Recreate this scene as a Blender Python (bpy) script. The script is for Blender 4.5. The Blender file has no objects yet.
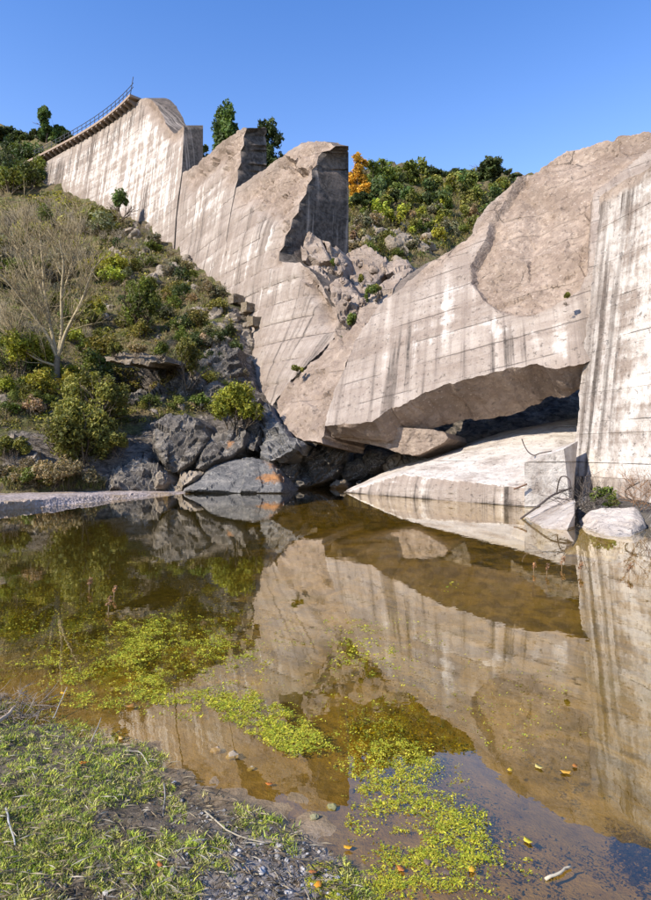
import bpy, math, random
import numpy as np
from mathutils import Vector
from mathutils.geometry import delaunay_2d_cdt

random.seed(7)
rng = np.random.default_rng(7)
scene = bpy.context.scene
col = scene.collection

# ------------------------------------------------------------------ camera, sky, sun, exposure
F, CX, CY, H = 600.0, 325.5, 450.0, 2.0      # lens in photo pixels, principal point, eye height above the water
cam_d = bpy.data.cameras.new('camera')
cam_d.sensor_fit = 'VERTICAL'; cam_d.sensor_height = 36; cam_d.lens = 24
cam_d.clip_end = 3000; cam_d.clip_start = 0.05
cam = bpy.data.objects.new('camera', cam_d); col.objects.link(cam)
cam.location = (0, 0, H); cam.rotation_euler = (math.radians(90), 0, 0)
scene.camera = cam

SUN = Vector((-0.64, -0.50, 0.58)).normalized()
sun_el = math.asin(SUN.z); sun_az = math.atan2(SUN.x, SUN.y)
world = bpy.data.worlds.new('World'); scene.world = world; world.use_nodes = True
wn = world.node_tree.nodes; wl = world.node_tree.links
sky = wn.new('ShaderNodeTexSky'); sky.sky_type = 'NISHITA'; sky.sun_disc = False
sky.sun_elevation = sun_el; sky.sun_rotation = sun_az
sky.altitude = 200; sky.air_density = 1.3; sky.dust_density = 0.3; sky.ozone_density = 3.0
tint = wn.new('ShaderNodeMix'); tint.data_type = 'RGBA'; tint.blend_type = 'MULTIPLY'; tint.inputs[0].default_value = 1
wl.new(sky.outputs[0], tint.inputs[6]); 
_tc = wn.new('ShaderNodeTexCoord'); _sx = wn.new('ShaderNodeSeparateXYZ'); wl.new(_tc.outputs['Generated'], _sx.inputs[0])
_rp = wn.new('ShaderNodeValToRGB'); wl.new(_sx.outputs[2], _rp.inputs[0]); _rp.color_ramp.interpolation = 'EASE'
_rp.color_ramp.elements[0].position = .12; _rp.color_ramp.elements[0].color = (1.18, 1.15, 1.32, 1)
_rp.color_ramp.elements[1].position = .72; _rp.color_ramp.elements[1].color = (.42, .68, 1.08, 1)
wl.new(_rp.outputs[0], tint.inputs[7])
wl.new(tint.outputs[2], wn['Background'].inputs[0]); wn['Background'].inputs[1].default_value = 0.15
sun_d = bpy.data.lights.new('sun', 'SUN'); sun_d.energy = 5.0; sun_d.angle = math.radians(0.5); sun_d.color = (1.0, 0.91, 0.77)
sun = bpy.data.objects.new('sun', sun_d); col.objects.link(sun)
sun.rotation_euler = (-SUN).to_track_quat('-Z', 'Y').to_euler(); sun.location = (-40, -40, 60)
scene.view_settings.view_transform = 'Standard'; scene.view_settings.look = 'None'
scene.view_settings.exposure = 0.66; scene.view_settings.gamma = 1
scene.cycles.max_bounces = 8; scene.cycles.transparent_max_bounces = 24
scene.cycles.caustics_reflective = False; scene.cycles.caustics_refractive = False

# ------------------------------------------------------------------ numeric helpers
def W(px, py, D):
    px = np.asarray(px, float); py = np.asarray(py, float); D = np.asarray(D, float)
    return np.stack([(px-CX)/F*D, D+0*px, H-(py-CY)/F*D], -1)

def hsh(ix, iy, iz, s):
    n = (ix.astype(np.int64)*374761393 + iy.astype(np.int64)*668265263 + iz.astype(np.int64)*2147483647 + s*974634777) & 0xFFFFFFFF
    n = ((n ^ (n >> 13))*1274126177) & 0xFFFFFFFF
    n = ((n ^ (n >> 16))*2246822519) & 0xFFFFFFFF
    return ((n ^ (n >> 15)) & 0xFFFFFF)/float(0xFFFFFF)

def vnoise(P, s=0):
    i = np.floor(P).astype(np.int64); f = P-i; f = f*f*f*(f*(f*6-15)+10)
    r = 0
    for dx in (0, 1):
        for dy in (0, 1):
            for dz in (0, 1):
                w = (f[:, 0] if dx else 1-f[:, 0])*(f[:, 1] if dy else 1-f[:, 1])*(f[:, 2] if dz else 1-f[:, 2])
                r = r + w*hsh(i[:, 0]+dx, i[:, 1]+dy, i[:, 2]+dz, s)
    return r*2-1

def fbm(P, s=0, o=4, g=0.5):
    P = np.asarray(P, float); a, r, t = 1.0, 0, 0
    for k in range(o):
        r = r + a*vnoise(P*(2.03**k)+k*17.3, s+k); t += a; a *= g
    return r/t

def ridged(P, s=0, o=4):
    P = np.asarray(P, float); a, r, t = 1.0, 0, 0
    for k in range(o):
        r = r + a*(1-2*np.abs(vnoise(P*(2.03**k)+k*11.7, s+k))); t += a; a *= 0.5
    return r/t

def cells(P, s=0):
    """angular facets: value that is piecewise linear over jittered cells"""
    i = np.floor(P).astype(np.int64); best = np.full(len(P), 9e9); val = np.zeros(len(P))
    for dx in (-1, 0, 1):
        for dy in (-1, 0, 1):
            for dz in (-1, 0, 1):
                c = i+np.array([dx, dy, dz])
                q = np.stack([c[:, k]+hsh(c[:, 0], c[:, 1], c[:, 2], s+k) for k in range(3)], -1)
                d = P-q; dd = (d*d).sum(1)
                g = np.stack([hsh(c[:, 0], c[:, 1], c[:, 2], s+5+k)-.5 for k in range(3)], -1)
                v = (d*g).sum(1)*1.6+(hsh(c[:, 0], c[:, 1], c[:, 2], s+9)-.5)*.8
                m = dd < best; best = np.where(m, dd, best); val = np.where(m, v, val)
    return val

def inside(P, poly):
    x, y = P[:, 0], P[:, 1]; r = np.zeros(len(P), bool); n = len(poly)
    for k in range(n):
        x0, y0 = poly[k]; x1, y1 = poly[(k+1) % n]
        if y0 == y1: continue
        c = ((y0 > y) != (y1 > y)) & (x < (x1-x0)*(y-y0)/(y1-y0)+x0)
        r ^= c
    return r

def sdist(P, poly, closed=True):
    d = np.full(len(P), 1e9); n = len(poly)
    for k in range(n if closed else n-1):
        a = np.array(poly[k], float); b = np.array(poly[(k+1) % n], float); ab = b-a
        t = np.clip(((P-a)@ab)/max(ab@ab, 1e-9), 0, 1)
        d = np.minimum(d, np.hypot(*(P-a-t[:, None]*ab).T))
    return np.where(inside(P, poly), d, -d) if closed else d

def blob(P, poly, soft=4):
    return np.clip(sdist(P, poly)/soft*.5+.5, 0, 1)

class TPS:
    """thin plate in 1/distance (a plane in space is exactly affine there)"""
    def __init__(s, pts):
        p = np.array(pts, float); s.c = p[:, :2]/100; v = 1/p[:, 2]; n = len(p)
        Q = np.c_[np.ones(n), s.c]
        if n <= 3:
            s.w = None; s.a = np.linalg.lstsq(Q, v, rcond=None)[0]; return
        A = np.zeros((n+3, n+3)); A[:n, :n] = s.k(s.c, s.c)+np.eye(n)*1e-6; A[:n, n:] = Q; A[n:, :n] = Q.T
        x = np.linalg.solve(A, np.r_[v, 0, 0, 0]); s.w = x[:n]; s.a = x[n:]
    def k(s, a, b):
        r2 = ((a[:, None]-b[None])**2).sum(-1)+1e-12
        return .5*r2*np.log(r2)
    def __call__(s, px, py):
        q = np.c_[np.ravel(px), np.ravel(py)]/100
        v = s.a[0]+q@s.a[1:]
        if s.w is not None: v = v+s.k(q, s.c)@s.w
        return 1/np.clip(v, 1/260, 1/4)

# ------------------------------------------------------------------ object helpers
def props(o, label=None, cat=None, group=None, kind=None):
    if label: o['label'] = label
    if cat: o['category'] = cat
    if group: o['group'] = group
    if kind: o['kind'] = kind
    return o

def empty(name, loc, label, cat, group=None):
    o = bpy.data.objects.new(name, None); col.objects.link(o); o.location = loc
    o.empty_display_size = .2
    return props(o, label, cat, group)

def mesh(name, V, T, mat, attrs=None, smooth=True, sharp=None):
    me = bpy.data.meshes.new(name); V = np.ascontiguousarray(V, np.float32); T = np.ascontiguousarray(T, np.int32)
    n, k = T.shape
    me.vertices.add(len(V)); me.vertices.foreach_set('co', V.ravel())
    me.loops.add(n*k); me.loops.foreach_set('vertex_index', T.ravel())
    me.polygons.add(n); me.polygons.foreach_set('loop_start', np.arange(0, n*k, k, dtype=np.int32))
    me.update(calc_edges=True)
    me.polygons.foreach_set('use_smooth', np.full(n, smooth))
    for nm, a in (attrs or {}).items():
        a = np.asarray(a, np.float32)
        if a.shape[1] == 3: a = np.c_[a, np.ones(len(a), np.float32)]
        at = me.attributes.new(nm, 'FLOAT_COLOR', 'POINT'); at.data.foreach_set('color', np.ascontiguousarray(a).ravel())
    if sharp and smooth: me.set_sharp_from_angle(angle=math.radians(sharp))
    me.materials.append(mat); me.validate()
    return me

def link(name, me, parent=None, loc=None):
    o = bpy.data.objects.new(name, me); col.objects.link(o)
    if parent is not None:
        o.parent = parent
        o.matrix_parent_inverse.translation = -Vector(parent.location)
    if loc is not None: o.location = loc
    return o

class Acc:
    def __init__(s): s.V = []; s.T = []; s.C = []; s.n = 0
    def add(s, V, T, c=(1, 1, 1)):
        V = np.asarray(V, float); s.V.append(V); s.T.append(np.asarray(T, int)+s.n); s.n += len(V)
        c = np.asarray(c, float); s.C.append(np.broadcast_to(c, (len(V), 3)) if c.ndim == 1 else c)
    def tube(s, pts, rad, k=6, c=(1, 1, 1)):
        pts = np.asarray(pts, float); m = len(pts); rad = np.broadcast_to(np.asarray(rad, float), (m,))
        t = np.gradient(pts, axis=0); t /= np.linalg.norm(t, axis=1)[:, None]+1e-9
        ref = np.array([0, 0, 1.]) if abs(t[:, 2].mean()) < .8 else np.array([1., 0, 0])
        a = np.cross(t, ref); a /= np.linalg.norm(a, axis=1)[:, None]+1e-9; b = np.cross(t, a)
        ang = np.arange(k)/k*2*np.pi
        V = pts[:, None]+rad[:, None, None]*(a[:, None]*np.cos(ang)[None, :, None]+b[:, None]*np.sin(ang)[None, :, None])
        V = np.r_[V.reshape(-1, 3), pts[:1], pts[-1:]]; T = []
        for i in range(m-1):
            for j in range(k):
                p, q = i*k+j, i*k+(j+1) % k
                T += [(p, q, q+k), (p, q+k, p+k)]
        for j in range(k):
            T += [(m*k, (j+1) % k, j), (m*k+1, (m-1)*k+j, (m-1)*k+(j+1) % k)]
        s.add(V, T, c)
    def box(s, c, u, v, w, col=(1, 1, 1)):
        c, u, v, w = [np.asarray(q, float) for q in (c, u, v, w)]
        V = [c+a*u+b*v+d*w for a in (-1, 1) for b in (-1, 1) for d in (-1, 1)]
        T = [(0, 1, 3), (0, 3, 2), (4, 6, 7), (4, 7, 5), (0, 4, 5), (0, 5, 1), (2, 3, 7), (2, 7, 6), (0, 2, 6), (0, 6, 4), (1, 5, 7), (1, 7, 3)]
        s.add(V, T, col)
    def mesh(s, name, mat, smooth=True, sharp=None):
        return mesh(name, np.concatenate(s.V), np.concatenate(s.T), mat, {'tint': np.concatenate(s.C)}, smooth, sharp)
    def build(s, name, mat, parent=None, smooth=True, sharp=None):
        return link(name, s.mesh(name, mat, smooth, sharp), parent)

# ------------------------------------------------------------------ materials
class N:
    def __init__(s, name):
        s.m = bpy.data.materials.new(name); s.m.use_nodes = True; s.t = s.m.node_tree; s.t.nodes.clear()
        s.out = s.t.nodes.new('ShaderNodeOutputMaterial')
    def n(s, typ, **kw):
        x = s.t.nodes.new('ShaderNode'+typ)
        for k, v in kw.items(): setattr(x, k, v)
        return x
    def set(s, sock, v):
        if isinstance(v, bpy.types.NodeSocket): s.t.links.new(v, sock)
        elif isinstance(v, (tuple, list)) and len(v) == 3 and sock.type == 'RGBA': sock.default_value = (*v, 1)
        else: sock.default_value = v
    def noise(s, vec, scale, detail=4, rough=.55, dist=0, typ='FBM'):
        x = s.n('TexNoise'); s.set(x.inputs['Vector'], vec); x.inputs['Scale'].default_value = scale
        x.inputs['Detail'].default_value = detail; x.inputs['Roughness'].default_value = rough; x.inputs['Distortion'].default_value = dist
        return x.outputs[0]
    def voro(s, vec, scale, feature='F1', out=0):
        x = s.n('TexVoronoi', feature=feature); s.set(x.inputs['Vector'], vec); x.inputs['Scale'].default_value = scale
        return x.outputs[out]
    def mapv(s, vec, sc=(1, 1, 1), loc=(0, 0, 0)):
        x = s.n('Mapping'); s.set(x.inputs[0], vec); x.inputs['Scale'].default_value = sc; x.inputs['Location'].default_value = loc
        return x.outputs[0]
    def ss(s, v, a, b, lo=0., hi=1.):
        x = s.n('MapRange', interpolation_type='SMOOTHSTEP'); s.set(x.inputs[0], v)
        for k, q in zip((1, 2, 3, 4), (a, b, lo, hi)): x.inputs[k].default_value = q
        return x.outputs[0]
    def m2(s, op, a, b=0.):
        x = s.n('Math', operation=op); s.set(x.inputs[0], a); s.set(x.inputs[1], b); return x.outputs[0]
    def mix(s, f, a, b, blend='MIX'):
        x = s.n('Mix', data_type='RGBA', blend_type=blend); s.set(x.inputs[0], f); s.set(x.inputs[6], a); s.set(x.inputs[7], b)
        return x.outputs[2]
    def attr(s, name):
        x = s.n('Attribute', attribute_name=name); sp = s.n('SeparateColor'); s.t.links.new(x.outputs['Color'], sp.inputs[0])
        return x.outputs['Color'], sp.outputs[0], sp.outputs[1], sp.outputs[2], x.outputs['Alpha'], x.outputs['Vector']
    def pos(s): return s.n('NewGeometry').outputs['Position']
    def bump(s, h, strength=.5, dist=.05, nrm=None):
        x = s.n('Bump'); x.inputs['Strength'].default_value = strength; x.inputs['Distance'].default_value = dist
        s.set(x.inputs['Height'], h)
        if nrm is not None: s.set(x.inputs['Normal'], nrm)
        return x.outputs[0]
    def bsdf(s, color, rough=.9, spec=.2, normal=None, **kw):
        x = s.n('BsdfPrincipled'); s.set(x.inputs['Base Color'], color); s.set(x.inputs['Roughness'], rough)
        s.set(x.inputs['Specular IOR Level'], spec)
        if normal is not None: s.set(x.inputs['Normal'], normal)
        for k, v in kw.items(): s.set(x.inputs[k], v)
        return x.outputs[0]
    def done(s, sh): s.t.links.new(sh, s.out.inputs[0]); return s.m

def make_concrete(name, scale=1.0):
    """mask.r = lime bloom, mask.g = dark stain, mask.b = broken (not cast) surface; st = metres along the face, height"""
    m = N(name); P = m.pos(); _, wh, dk, fr, _, _ = m.attr('mask'); st = m.attr('st')[5]
    s1 = m.noise(m.mapv(st, (1.4, .06, 1)), 1.0, 6, .6)
    s2 = m.noise(m.mapv(st, (3.0, .07, 1), (7, 3, 0)), 1.0, 4, .6)
    s3 = m.noise(m.mapv(st, (.45, .06, 1), (3, 9, 0)), 1.0, 4, .55)
    band = m.noise(m.mapv(st, (.06, .9, 1), (5, 1, 0)), 1.0, 4, .6)
    pt = m.noise(P, .35, 5, .6); fine = m.noise(P, 3.2, 6, .65); grit = m.noise(P, 22, 4, .7)
    base = m.mix(m.ss(pt, .35, .65), (.285, .235, .197), (.39, .335, .29))
    base = m.mix(m.m2('MULTIPLY', m.ss(band, .42, .66, 0, .75), m.m2('SUBTRACT', 1., dk)), base, (.25, .195, .158))
    base = m.mix(m.ss(s2, .45, .68, 0, .6), base, (.21, .17, .145))
    base = m.mix(m.ss(s1, .50, .72, 0, .5), base, (.50, .44, .385))
    sv = m.n('SeparateXYZ'); m.t.links.new(st, sv.inputs[0]); lf = m.m2('DIVIDE', sv.outputs[1], 1.55)
    wn_ = m.n('TexWhiteNoise', noise_dimensions='1D'); m.set(wn_.inputs['W'], m.m2('FLOOR', lf))
    base = m.mix(m.m2('MULTIPLY', m.ss(wn_.outputs[0], .3, 1., 0, .5), m.ss(fine, .3, .6)), base, m.mix(1., base, (.66, .62, .60), 'MULTIPLY'))
    ed_ = m.m2('ABSOLUTE', m.m2('SUBTRACT', m.m2('FRACT', lf), .5)); ln = m.m2('MULTIPLY', m.ss(ed_, .475, .495), m.ss(pt, .42, .60))
    bd = m.noise(m.mapv(st, (.25, 7., 1)), 1.0, 2, .5)
    base = m.mix(m.ss(bd, .5, .7, 0, .22), base, m.mix(1., base, (.6, .57, .55), 'MULTIPLY'))
    base = m.mix(m.m2('MULTIPLY', ln, .6), base, (.10, .08, .068))
    # lime bloom, in runs down the face
    wf = m.m2('ADD', m.m2('MULTIPLY', wh, 1.05), m.m2('MULTIPLY', m.m2('ADD', m.m2('SUBTRACT', s1, .5), m.m2('ADD', m.m2('MULTIPLY', m.m2('SUBTRACT', fine, .5), .35), m.m2('MULTIPLY', m.m2('SUBTRACT', band, .5), -.7))), 1.9))
    wf = m.m2('MULTIPLY', m.ss(wf, .42, .85), m.ss(m.noise(P, .8, 6, .72), .36, .56, .35, 1.))
    base = m.mix(m.m2('MULTIPLY', wf, m.ss(wh, .02, .3, 0, .85)), base, (.64, .595, .545))
    # soot-dark runs
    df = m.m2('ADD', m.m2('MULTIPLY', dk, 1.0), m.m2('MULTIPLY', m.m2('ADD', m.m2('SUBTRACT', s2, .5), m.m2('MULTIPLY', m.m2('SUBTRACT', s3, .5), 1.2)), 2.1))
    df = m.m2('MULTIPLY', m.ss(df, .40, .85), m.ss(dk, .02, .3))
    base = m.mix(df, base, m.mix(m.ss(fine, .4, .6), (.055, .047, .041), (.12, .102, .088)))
    base = m.mix(m.ss(s3, .50, .70, 0, .55), base, (.21, .168, .14))
    base = m.mix(m.ss(m.noise(P, 1.1, 6, .7, .5), .52, .68, 0, .55), base, (.24, .19, .16))
    # broken concrete: aggregate in brown mortar
    vd = m.voro(P, 7.0, 'F1', 1); vx = m.voro(P, 7.0, 'F1', 0)
    fcol = m.mix(m.ss(pt, .38, .62), (.225, .173, .134), (.345, .275, .222))
    fcol = m.mix(m.ss(m.noise(P, 1.3, 5, .65), .40, .66, 0, .6), fcol, (.22, .165, .13))
    fcol = m.mix(m.m2('MULTIPLY', m.ss(vx, .40, .2, 0, .7), m.ss(fine, .45, .6)), fcol, m.mix(m.ss(vd, .2, .8), (.21, .165, .135), (.47, .40, .34)))
    fcol = m.mix(m.ss(s1, .57, .72, 0, .45), fcol, (.19, .15, .125))
    colr = m.mix(fr, base, fcol)
    ck = m.voro(m.mix(.25, P, m.n('TexNoise').outputs['Color']), .33, 'DISTANCE_TO_EDGE') if False else m.voro(m.mapv(P, (1, 1, 1.3)), .42, 'DISTANCE_TO_EDGE')
    ckm = m.m2('MULTIPLY', m.ss(m.m2('ADD', ck, m.m2('MULTIPLY', m.m2('SUBTRACT', fine, .5), .10)), .013, .003), m.ss(m.noise(P, .23, 3), .56, .64))
    ckm = m.m2('MULTIPLY', ckm, m.m2('ADD', .0, m.m2('MULTIPLY', fr, .6)))
    v3 = m.voro(P, 4.5, 'F1', 1); fcol2 = m.mix(m.ss(v3, .25, .9), (.80, .77, .75), (1.12, 1.10, 1.08))
    colr = m.mix(m.m2('MULTIPLY', fr, .75), colr, m.mix(1., colr, fcol2, 'MULTIPLY'))
    colr = m.mix(ckm, colr, (.06, .047, .038))
    colr = m.mix(m.ss(grit, .35, .75, 0, .35), colr, m.mix(1.0, colr, (.62, .60, .58), 'MULTIPLY'))
    pits = m.ss(m.noise(P, 4.4, 6, .75), .58, .70, 0, 1)
    colr = m.mix(m.m2('MULTIPLY', pits, .22), colr, (.14, .108, .088))
    h = m.m2('ADD', m.m2('MULTIPLY', fine, .5), m.m2('MULTIPLY', grit, .12))
    h = m.m2('ADD', h, m.m2('MULTIPLY', m.m2('MULTIPLY', m.voro(P, 7.0), fr), -.22))
    h = m.m2('SUBTRACT', h, m.m2('MULTIPLY', pits, .25)); h = m.m2('SUBTRACT', h, m.m2('MULTIPLY', ckm, 1.2)); h = m.m2('SUBTRACT', h, m.m2('MULTIPLY', ln, .5)); h = m.m2('ADD', h, m.m2('MULTIPLY', bd, .18))
    return m.done(m.bsdf(colr, .92, .15, m.bump(h, .9, .16*scale)))
CONC = make_concrete('concrete')

def make_rock(name, a, b, c, stain=None, vein=True):
    m = N(name); P = m.pos(); _, r, g, bl, _, _ = m.attr('mask')
    n1 = m.noise(P, .8, 6, .65); n2 = m.noise(P, 4, 6, .7); n3 = m.noise(m.mapv(P, (.9, .9, 3.2)), 1.4, 5, .65, .6)
    colr = m.mix(m.ss(n1, .35, .65), a, b); colr = m.mix(m.ss(n3, .48, .7, 0, .8), colr, c)
    colr = m.mix(m.ss(n2, .5, .75, 0, .6), colr, m.mix(1., colr, (.5, .5, .5), 'MULTIPLY'))
    colr = m.mix(m.ss(n2, .62, .72, 0, .5), colr, (.40, .36, .31))
    if vein:
        vn = m.voro(m.noise(P, .6, 3), 6, 'DISTANCE_TO_EDGE')
        colr = m.mix(m.ss(vn, .05, .0, 0, .35), colr, (.42, .39, .36))
    if stain: colr = m.mix(m.ss(m.m2('ADD', r, m.m2('MULTIPLY', m.m2('SUBTRACT', n2, .5), 2.2)), .35, .9), colr, m.mix(m.ss(n1, .4, .6), stain, (.20, .12, .07)))
    colr = m.mix(m.ss(m.m2('ADD', g, m.m2('SUBTRACT', n2, .5)), .35, .65), colr, (.085, .09, .03))
    h = m.m2('ADD', n2, m.m2('MULTIPLY', n3, .7))
    return m.done(m.bsdf(colr, .85, .25, m.bump(h, .9, .14)))
ROCK = make_rock('schist_grey', (.062, .054, .046), (.135, .117, .098), (.22, .19, .155), (.30, .15, .065))
ROCKB = make_rock('schist_blue', (.085, .083, .082), (.16, .153, .145), (.25, .23, .205), (.33, .155, .06))
ROCKP = make_rock('rock_pale', (.20, .16, .115), (.31, .255, .195), (.13, .105, .078), (.42, .19, .07))
ROCKT = make_rock('rock_tan', (.15, .115, .075), (.22, .17, .11), (.11, .085, .055))
ROCKD = make_rock('rock_dark', (.055, .048, .04), (.10, .088, .074), (.17, .145, .12), (.35, .16, .06))

def make_soil():
    m = N('hillside_ground'); P = m.pos(); _, r, g, b, _, _ = m.attr('mask')
    n1 = m.noise(P, .45, 6, .65); n2 = m.noise(P, 2.6, 6, .7); n3 = m.noise(m.mapv(P, (1, 1, 2.4)), 1.5, 6, .7, .8)
    soil = m.mix(m.ss(n2, .35, .65), (.085, .064, .036), (.20, .155, .085))
    soil = m.mix(m.ss(n1, .42, .62, 0, .8), soil, m.mix(m.ss(n2, .4, .6), (.055, .065, .02), (.13, .135, .04)))
    rk = m.mix(m.ss(n3, .35, .66), (.075, .066, .06), (.30, .255, .21)); rk = m.mix(m.ss(n2, .55, .7), rk, (.36, .31, .26))
    slope = m.n('SeparateXYZ'); m.t.links.new(m.n('NewGeometry').outputs['Normal'], slope.inputs[0])
    f = m.ss(m.m2('ADD', m.m2('ADD', r, m.m2('MULTIPLY', m.m2('SUBTRACT', n3, .5), 1.1)), m.m2('SUBTRACT', .55, slope.outputs[2])), .35, .75)
    colr = m.mix(f, soil, rk)
    h = m.m2('ADD', n2, m.m2('MULTIPLY', n3, m.m2('ADD', m.m2('MULTIPLY', f, 1.2), .2)))
    return m.done(m.bsdf(colr, .95, .1, m.bump(h, 1.0, .3)))
SOIL = make_soil()

def make_tinted(name, base, rough=.7, trans=0., var=.25, spec=.2, nscale=3., objcol=False):
    m = N(name); c = m.attr('tint')[0]
    colr = m.mix(1., c, base, 'MULTIPLY')
    n = m.noise(m.pos(), nscale, 4, .6)
    colr = m.mix(m.ss(n, .3, .7, 0, var), colr, m.mix(1., colr, (.45, .45, .42), 'MULTIPLY'))
    if objcol:
        colr = m.mix(1., colr, m.n('ObjectInfo').outputs['Color'], 'MULTIPLY')
    sh = m.bsdf(colr, rough, spec)
    if trans:
        t = m.n('BsdfTranslucent'); m.set(t.inputs[0], m.mix(1., colr, (1.15, 1.2, .6), 'MULTIPLY'))
        mx = m.n('MixShader'); mx.inputs[0].default_value = trans; m.t.links.new(sh, mx.inputs[1]); m.t.links.new(t.outputs[0], mx.inputs[2]); sh = mx.outputs[0]
    return m.done(sh)
LEAF = make_tinted('leaves', (1, 1, 1), .6, .30, .3, .25, 1.2, True)
BARK = make_tinted('bark', (1, 1, 1), .9, 0, .5, .1, 6.)
GRASS = make_tinted('grass_blades', (1, 1, 1), .55, .35, .15, .3, 5.)
ALGAE = make_tinted('pond_weed', (1, 1, 1), .5, .30, .25, .3, 14.)
METAL = make_tinted('rusty_metal', (1, 1, 1), .7, 0, .4, .4, 8.)
STONE = make_tinted('loose_stone', (1, 1, 1), .85, 0, .45, .25, 60.)
PLAIN = make_tinted('plain_dry', (1, 1, 1), .8, .15, .3, .2, 40.)

def make_gravel():
    m = N('gravel'); P = m.pos()
    v = m.voro(P, 9, 'F1', 1); n = m.noise(P, 1.1, 5, .6); d = m.voro(P, 9)
    c = m.mix(m.ss(n, .35, .65), (.36, .30, .275), (.27, .225, .20)); v = m.ss(v, 0, 1, .6, 1.35); c = m.mix(1., c, v, 'MULTIPLY'); c = m.mix(m.ss(m.noise(P, .5, 4), .5, .7, 0, .6), c, (.30, .21, .11))
    return m.done(m.bsdf(c, .9, .2, m.bump(d, .8, .05)))
GRAVEL = make_gravel()

def make_mud():
    m = N('mud'); P = m.pos(); _, dep, gr, gv, _, _ = m.attr('mask')     # r: under-water silt with algae film, g: soil litter, b: gravel
    n1 = m.noise(P, 1.3, 6, .62); n2 = m.noise(P, 9, 6, .68); n3 = m.noise(P, 55, 4, .7); n4 = m.noise(m.mapv(P, (1, .6, 1)), 2.7, 5, .65, .8)
    mud = m.mix(m.ss(n2, .3, .7), (.165, .112, .06), (.28, .20, .115))
    silt = m.mix(m.ss(n4, .36, .62), (.08, .062, .010), (.26, .185, .035)); silt = m.mix(m.ss(n2, .5, .7, 0, .6), silt, (.06, .045, .014))
    silt = m.mix(m.ss(n1, .52, .66, 0, .8), silt, (.15, .125, .022))
    refl_dk = m.attr('weeds')[1]  # bed silt darkened to imitate the dark hillside mirrored in the water
    silt = m.mix(m.ss(m.m2('ADD', refl_dk, m.m2('MULTIPLY', m.m2('SUBTRACT', n1, .5), .8)), .3, .7, 0, .9), silt, m.mix(m.ss(n2, .35, .65), (.018, .020, .005), (.065, .058, .012)))
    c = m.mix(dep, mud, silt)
    lit = m.mix(m.ss(n2, .35, .62), (.04, .031, .02), (.15, .115, .078)); lit = m.mix(m.ss(n3, .52, .72, 0, .8), lit, (.30, .25, .18))
    c = m.mix(gr, c, lit)
    v = m.voro(P, 34, 'F1', 1); grv = m.mix(m.ss(v, 0, 1), (.15, .145, .15), (.33, .32, .33))
    c = m.mix(m.m2('MULTIPLY', gv, m.ss(n2, .35, .55)), c, grv)
    c = m.mix(m.ss(n3, .55, .75, 0, .5), c, m.mix(1., c, (.4, .4, .4), 'MULTIPLY'))
    h = m.m2('ADD', m.m2('MULTIPLY', n2, .8), m.m2('MULTIPLY', n3, .3))
    return m.done(m.bsdf(c, .8, .3, m.bump(h, .8, .03)))
MUD = make_mud()

def make_water():
    m = N('water'); P = m.pos()
    nb = m.bump(m.m2('ADD', m.noise(m.mapv(P, (1, 1, 1)), 1.6, 3, .5), m.m2('MULTIPLY', m.noise(P, 7, 2), .25)), .06, .02)
    lw = m.n('LayerWeight'); lw.inputs['Blend'].default_value = .5; m.set(lw.inputs['Normal'], nb)
    fr5 = m.m2('POWER', lw.outputs['Facing'], 2.7); fr = m.m2('ADD', .03, m.m2('MULTIPLY', fr5, .97))
    g = m.n('BsdfGlossy'); g.inputs['Roughness'].default_value = .0; g.inputs['Color'].default_value = (.97, .95, .90, 1); m.set(g.inputs['Normal'], nb)
    t = m.n('BsdfTransparent'); t.inputs[0].default_value = (.94, .82, .42, 1)
    mx = m.n('MixShader'); m.set(mx.inputs[0], fr); m.t.links.new(t.outputs[0], mx.inputs[1]); m.t.links.new(g.outputs[0], mx.inputs[2])
    return m.done(mx.outputs[0])
WATER = make_water()

# ------------------------------------------------------------------ solids cut from an outline on a surface in space
def densify(poly, step, rough=0., seed=0, smooth_runs=()):
    out = []; n = len(poly)
    for k in range(n):
        a = np.array(poly[k], float); b = np.array(poly[(k+1) % n], float); L = np.hypot(*(b-a)); c = max(1, int(round(L/step)))
        nn = np.array([-(b-a)[1], (b-a)[0]])/max(L, 1e-6)
        for i in range(c):
            p = a+(b-a)*i/c
            if rough and k not in smooth_runs:
                q = np.array([[p[0]*.09, p[1]*.09, seed]]); q2 = q*[[3.3, 3.3, 1]]
                p = p+nn*rough*min(1, 2.5*min(i/c, 1-i/c)+.15)*(fbm(q, 5, 3)[0]*1.6+cells(q2, 3)[0]*.7)
            out.append(p)
    return np.array(out)

def tri_poly(poly, step, rough=0., seed=0, smooth_runs=()):
    B = densify(poly, step, rough, seed, smooth_runs)
    x0, y0 = B.min(0); x1, y1 = B.max(0)
    gx, gy = np.meshgrid(np.arange(x0, x1+step, step), np.arange(y0, y1+step*.87, step*.87))
    gx[1::2] += step*.5
    G = np.c_[gx.ravel(), gy.ravel()]; r = np.random.default_rng(seed+3); G = G+r.uniform(-.18, .18, G.shape)*step
    G = G[inside(G, B)]; G = G[sdist(G, B, True) > step*.45]
    P = np.r_[B, G]; nb = len(B)
    vo, eo, fo, *_ = delaunay_2d_cdt([Vector(p) for p in P], [(i, (i+1) % nb) for i in range(nb)], [], 1, 1e-5)
    V = np.array([(v.x, v.y) for v in vo]); T = np.array([f for f in fo if len(f) == 3])
    a, b, c = V[T[:, 0]], V[T[:, 1]], V[T[:, 2]]
    cr = (b[:, 0]-a[:, 0])*(c[:, 1]-a[:, 1])-(b[:, 1]-a[:, 1])*(c[:, 0]-a[:, 0])
    T = np.where((cr > 0)[:, None], T, T[:, [0, 2, 1]]); T = T[np.abs(cr) > 1e-6]
    return V, T

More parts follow.
